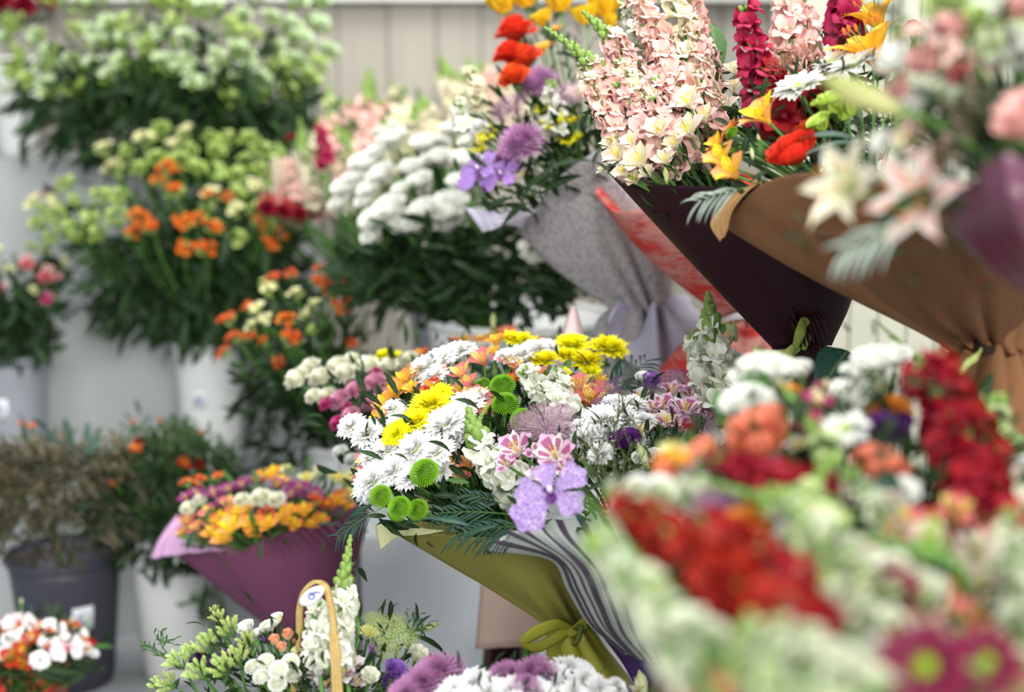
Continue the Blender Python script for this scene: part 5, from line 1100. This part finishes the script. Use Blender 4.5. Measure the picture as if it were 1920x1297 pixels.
# ================================================================ foreground on the right, out of focus
b = Bq('lily_bouquet', 'pale pink lily and rose bouquet at the upper right corner', 'bouquet', (2100, 560, 1.0), (1780, 200), .93, .0, 260, 260, .02, .35, .0, base=W(2100, 640, 1.0), lsz=60, srad=.0022)
b.add('''wL 1590 350 210 -.02;pl 1725 375 230 -.03;pl 1760 300 150;pr 1925 235 150 -.04;pt 1860 150 1690 60 120 0 .05;gt 1880 110 1750 -20 110 0 .2;wt 1850 200 1680 150 80 0 .04;ug 1840 50 90 -.01;ug 1760 30 80;sr 1850 270 1780 150 -.02;sr 1870 300 1760 260 -.02;sr 1880 280 1830 180 -.02;gt 1870 70 1740 -40 90 0 .3;gt 1900 80 1830 -40 100 0 .2;pt 1840 260 1690 230 90 0 .04;pc 1770 120 90 .02;pr 1790 60 100
pr 1740 120 90;pr 1900 20 120;wl 1880 100 110;wl 1720 200 90;pr 1830 200 70 .02;pc 1800 140 60;rc 1800 215 50 .03;wl 1680 120 80;wl 1850 30 100;pr 1690 170 70;xa 1790 260 80;xa 1830 290 70;ka 1740 240 80;ka 1700 260 70;wl 1660 270 60
kb 1700 215 1535 145 -.02;lf 1800 310 1840 220 .02;lf 1750 350 1600 440 -.03;lf 1770 400 1720 330;lf 1840 340 1790 400 -.02;lf 1850 250 1800 180;pw 1730 410 1570 460 -.04;ug 1800 20 80;wl 1930 120 100;sr 1860 280 1790 190;sr 1870 290 1830 200;sr 1880 260 1780 260;cc 1860 250 60 .04;cc 1830 240 60 .05;wl 1640 330 60 .01''')
b.foliage(12, .6, .97, 60, LEAF, 0, .2, spread=.05)
b.hang((1740, 1900, 140, 330), 130, 56, .93, .03, LEAF, .0, .3, 'back_foliage', 1)
b.sheet('paper_wrap', paper('plum_film', '#5c3046', '#6b4656', .32, .1, spec=.6), [
 [(1785, 395, .95), (1830, 330, .90), (1900, 300, .87), (2000, 300, .87), (2120, 330, .93)], [(1775, 430, .95), (1830, 390, .89), (1910, 370, .86), (2010, 370, .87), (2115, 400, .93)],
 [(1810, 460, .95), (1860, 450, .90), (1930, 445, .88), (2010, 440, .88), (2110, 470, .94)], [(1900, 535, .97), (1940, 530, .94), (1990, 530, .93), (2050, 530, .94), (2110, 540, .97)], [(2070, 600, 1.0), (2080, 598, .985), (2095, 598, .98), (2110, 600, .985), (2125, 600, 1.0)]], 'shiny plum wrapping', wr=.004, pleat=3)
b.sheet('paper_back', MATS['plum_film'], [[(1870, 260, 1.03), (1960, 200, 1.06), (2080, 180, 1.07), (2200, 230, 1.05)], [(1920, 400, 1.03), (2000, 380, 1.06), (2100, 370, 1.07), (2190, 400, 1.05)], [(2070, 600, 1.0), (2085, 598, 1.015), (2105, 598, 1.02), (2125, 600, 1.0)]], wr=.004)
b.handle((2097, 610, 1.0), down=Vector((XZ(2115, 1.0), Yat(1.0, 1.15), 1.0)))
bucket(2115, 1.0, 120, 1.13, TABLE, 'tall_vase', 'tall pale vase at the right edge holding the pink lily bouquet', WHITEP, 'vase', taper=.85)

b = Bq('large_bouquet', 'large blurred foreground bouquet of white stock and red snapdragons', 'bouquet', (1620, 1480, 1.0), (1520, 1000), .86, .065, 420, 330, .05, 1.1, .15, base=Vector((XZ(1620, 1.0), Yat(1.0, .90), .88)), lsz=70, srad=.0024)
b.add('''wl 1432 712 122 .04;wl 1400 768 110 .03;wl 1452 765 80 .04;wl 1640 690 100 .04;wl 1680 675 70 .05;wl 1600 705 60 .05;wl 1580 742 66 .02;wq 1586 806 92 .0;wl 1600 760 60 .03;wl 1500 700 60 .05;wl 1400 720 80 .04;ma 1530 768 96 .0;ma 1545 735 60 .03;ma 1520 800 70;pe 1420 820 140 -.02;pe 1440 790 90 .02
ye 1482 742 60 .04;ye 1672 774 92 .02;ye 1640 770 60 .03;pe 1640 872 104;pe 1670 890 90;dl 1660 818 100 .02;dl 1620 830 70 .02;dl 1690 800 60 .03;tv 1660 845 60 .02;xa 1700 700 60 .06;pa 1290 862 70 .0;ga 1262 850 66 .0;ye 1250 870 60;pa 1330 845 50 .02;wl 1290 880 60 .02;pe 1250 890 60
wt 1350 930 1150 920 104 0 .04 -.01;wl 1170 945 70;wl 1240 930 84;wl 1200 920 66;wl 1268 985 56 -.02;wl 1310 930 60;tm 1345 962 110 -.01;tm 1370 985 70;ye 1402 990 104 -.02;pe 1420 1020 80 -.01;ye 1395 1030 56
rs 1500 1190 1190 955 150 .05 .04 -.03;rs 1540 1150 1330 985 150 0 .03 -.02;rs 1460 1210 1260 1010 140 0 .04 -.03;rs 1570 1210 1430 1050 120 0 .04 -.02;rs 1850 970 1735 690 150 0 .05 0;rs 1860 900 1760 680 130 0 .04 .02;rs 1880 1000 1800 850 110 0 .04;rs 1560 950 1350 860 80 0 .04 .01;ms 1480 900 1330 860 76 0 .05 .02;rs 1570 930 1480 880 70 0 .04 .01;ms 1440 1290 1400 1180 70 0 .05;ms 1380 1310 1370 1200 80 0 .05 .01
wt 1350 1250 1105 1000 140 0 .16 -.05;wt 1320 1290 1160 1090 120 0 .06 -.04;wt 1290 1180 1130 1060 110 0 .05 -.03;wt 1740 1140 1440 930 150 0 .1 -.02;gt 1700 1160 1500 1000 130 0 .05 -.02;wt 1640 1170 1470 1080 120 0 .05 -.03;wt 1780 1230 1550 1100 130 0 .05 -.03;wt 1660 1330 1400 1190 170 0 .08 -.06;wt 1620 1300 1470 1180 150 0 .05 -.06;gt 1600 1370 1380 1250 150 0 .05 -.07;wt 1920 1290 1890 960 120 0 .1 -.02;wt 1960 1250 1930 1000 120 0 .1 -.02
gs 1560 860 1465 720 60 0 .8 0;gs 1580 990 1290 895 60 -.1 .8 -.04;gs 1270 1180 1085 925 56 -.1 .8 -.06;gs 1240 1120 1140 980 60 0 .8 -.05;gs 1500 960 1560 850 70 0 .8 -.01;gs 1820 760 1640 600 46 0 .8 .1;gs 1900 850 1840 740 50 0 .8 .04;wt 1680 1010 1590 880 90 0 .2;wt 1640 960 1560 860 70 0 .2 .01;gt 1560 1000 1480 930 70 0 .2
mg 1672 1108 120 -.03;mg 1735 1250 200 -.08;mg 1850 1240 150 -.05;cc 1600 1240 60 -.02;pa 1622 1040 90;pa 1702 985 90;ka 1735 1010 90;pa 1790 960 96;pa 1690 1165 90;pa 1762 1130 96;ka 1830 1040 110;ka 1840 1100 100;ka 1690 1060 90;pa 1830 1160 90;ka 1780 1040 70;pa 1680 1000 60;ka 1660 950 80;pa 1870 1000 80;ka 1740 1180 90;pa 1660 1070 60;ra 1745 970 40;rc 1735 960 34
pa 1310 1260 90 -.03;pa 1350 1300 100 -.03;pe 1300 1300 80 -.03;ka 1880 900 80;ka 1900 940 80;pa 1870 870 60 .02;ra 1780 1100 40;pa 1900 1290 90 -.04;ka 1450 1100 50;pa 1930 1180 80;gp 1740 1030 60 -.02;ug 1745 1010 90 -.02;ug 1720 1050 80 -.02;ka 1600 930 70;wl 1690 930 80;gt 1880 830 1870 740 80 0 .3 .04
wl 1700 1110 70;wt 1400 1130 1340 1060 60 0 .05 .02;ka 1550 1030 60;wl 1530 1060 80;wl 1590 1040 80;wl 1480 1010 70;wl 1610 1150 90;wl 1560 1110 90;wl 1640 1230 80 -.02;cc 1330 1150 90 .03;rc 1290 1060 90 .02;rc 1400 1180 90 .02;cc 1350 1230 70 .03;rc 1480 1230 80 .02
rc 1820 850 110 .03;rc 1780 760 100 .04;cc 1800 800 100 .04;cc 1850 950 80 .03;rc 1560 1150 70 .02;cc 1760 850 60 .05;ma 1690 1270 70 .02;ma 1790 1270 70 .0;ma 1250 1290 50;wl 1920 880 60''')
b.add('lb 1640 930 1690 890 -.02;lf 1500 880 1490 950 .0;lf 1720 1040 1780 1010 -.01;lf 1700 1060 1760 1060 -.01;lb 1210 1300 1330 1240 .02;lf 1580 880 1500 900;lf 1860 700 1810 800 .06;lf 1640 1200 1610 1260;lf 1830 1180 1820 1240;lf 1510 830 1500 900 .02;rl 1690 930 1640 890 -.01;lg 1320 900 1250 900 -.01;lg 1360 1120 1340 1180;lf 1780 1000 1700 1020;lf 1860 1180 1900 1100')
b.foliage(10, .6, .95, 64, LEAF, 0, .2, spread=.05)
b.hang((1380, 1900, 700, 1150), 420, 70, 1.0, .06, LEAF, .0, .3, 'back_foliage', 1)
b.add('wl 1470 700 70 .08;lg 1440 790 1400 640 .05;lg 1500 800 1480 700 .03;lf 1540 760 1560 690 .05;lf 1620 780 1600 700 .05;lg 1360 800 1340 700 .05;ka 1500 840 70 .05;gp 1480 830 50 .05;ka 1560 850 60 .05;pe 1320 840 60 .02;oa 1270 870 60;ka 1460 730 60 .05;rc 1290 800 30 .04;ka 1650 730 50 .07;tv 1700 750 50 .05;cc 1500 800 50 .07')
b.handle((1620, 1490, 1.0), down=Vector((XZ(1620, 1.0), Yat(1.0, .90), .72)))
bucket(1620, 1.0, 190, .90, TABLE, 'tall_vase', 'pale vase below the frame holding the large foreground bouquet', WHITEP, 'vase', taper=.85)

for me_ in [m for m in bpy.data.meshes if m.users == 0]: bpy.data.meshes.remove(me_)
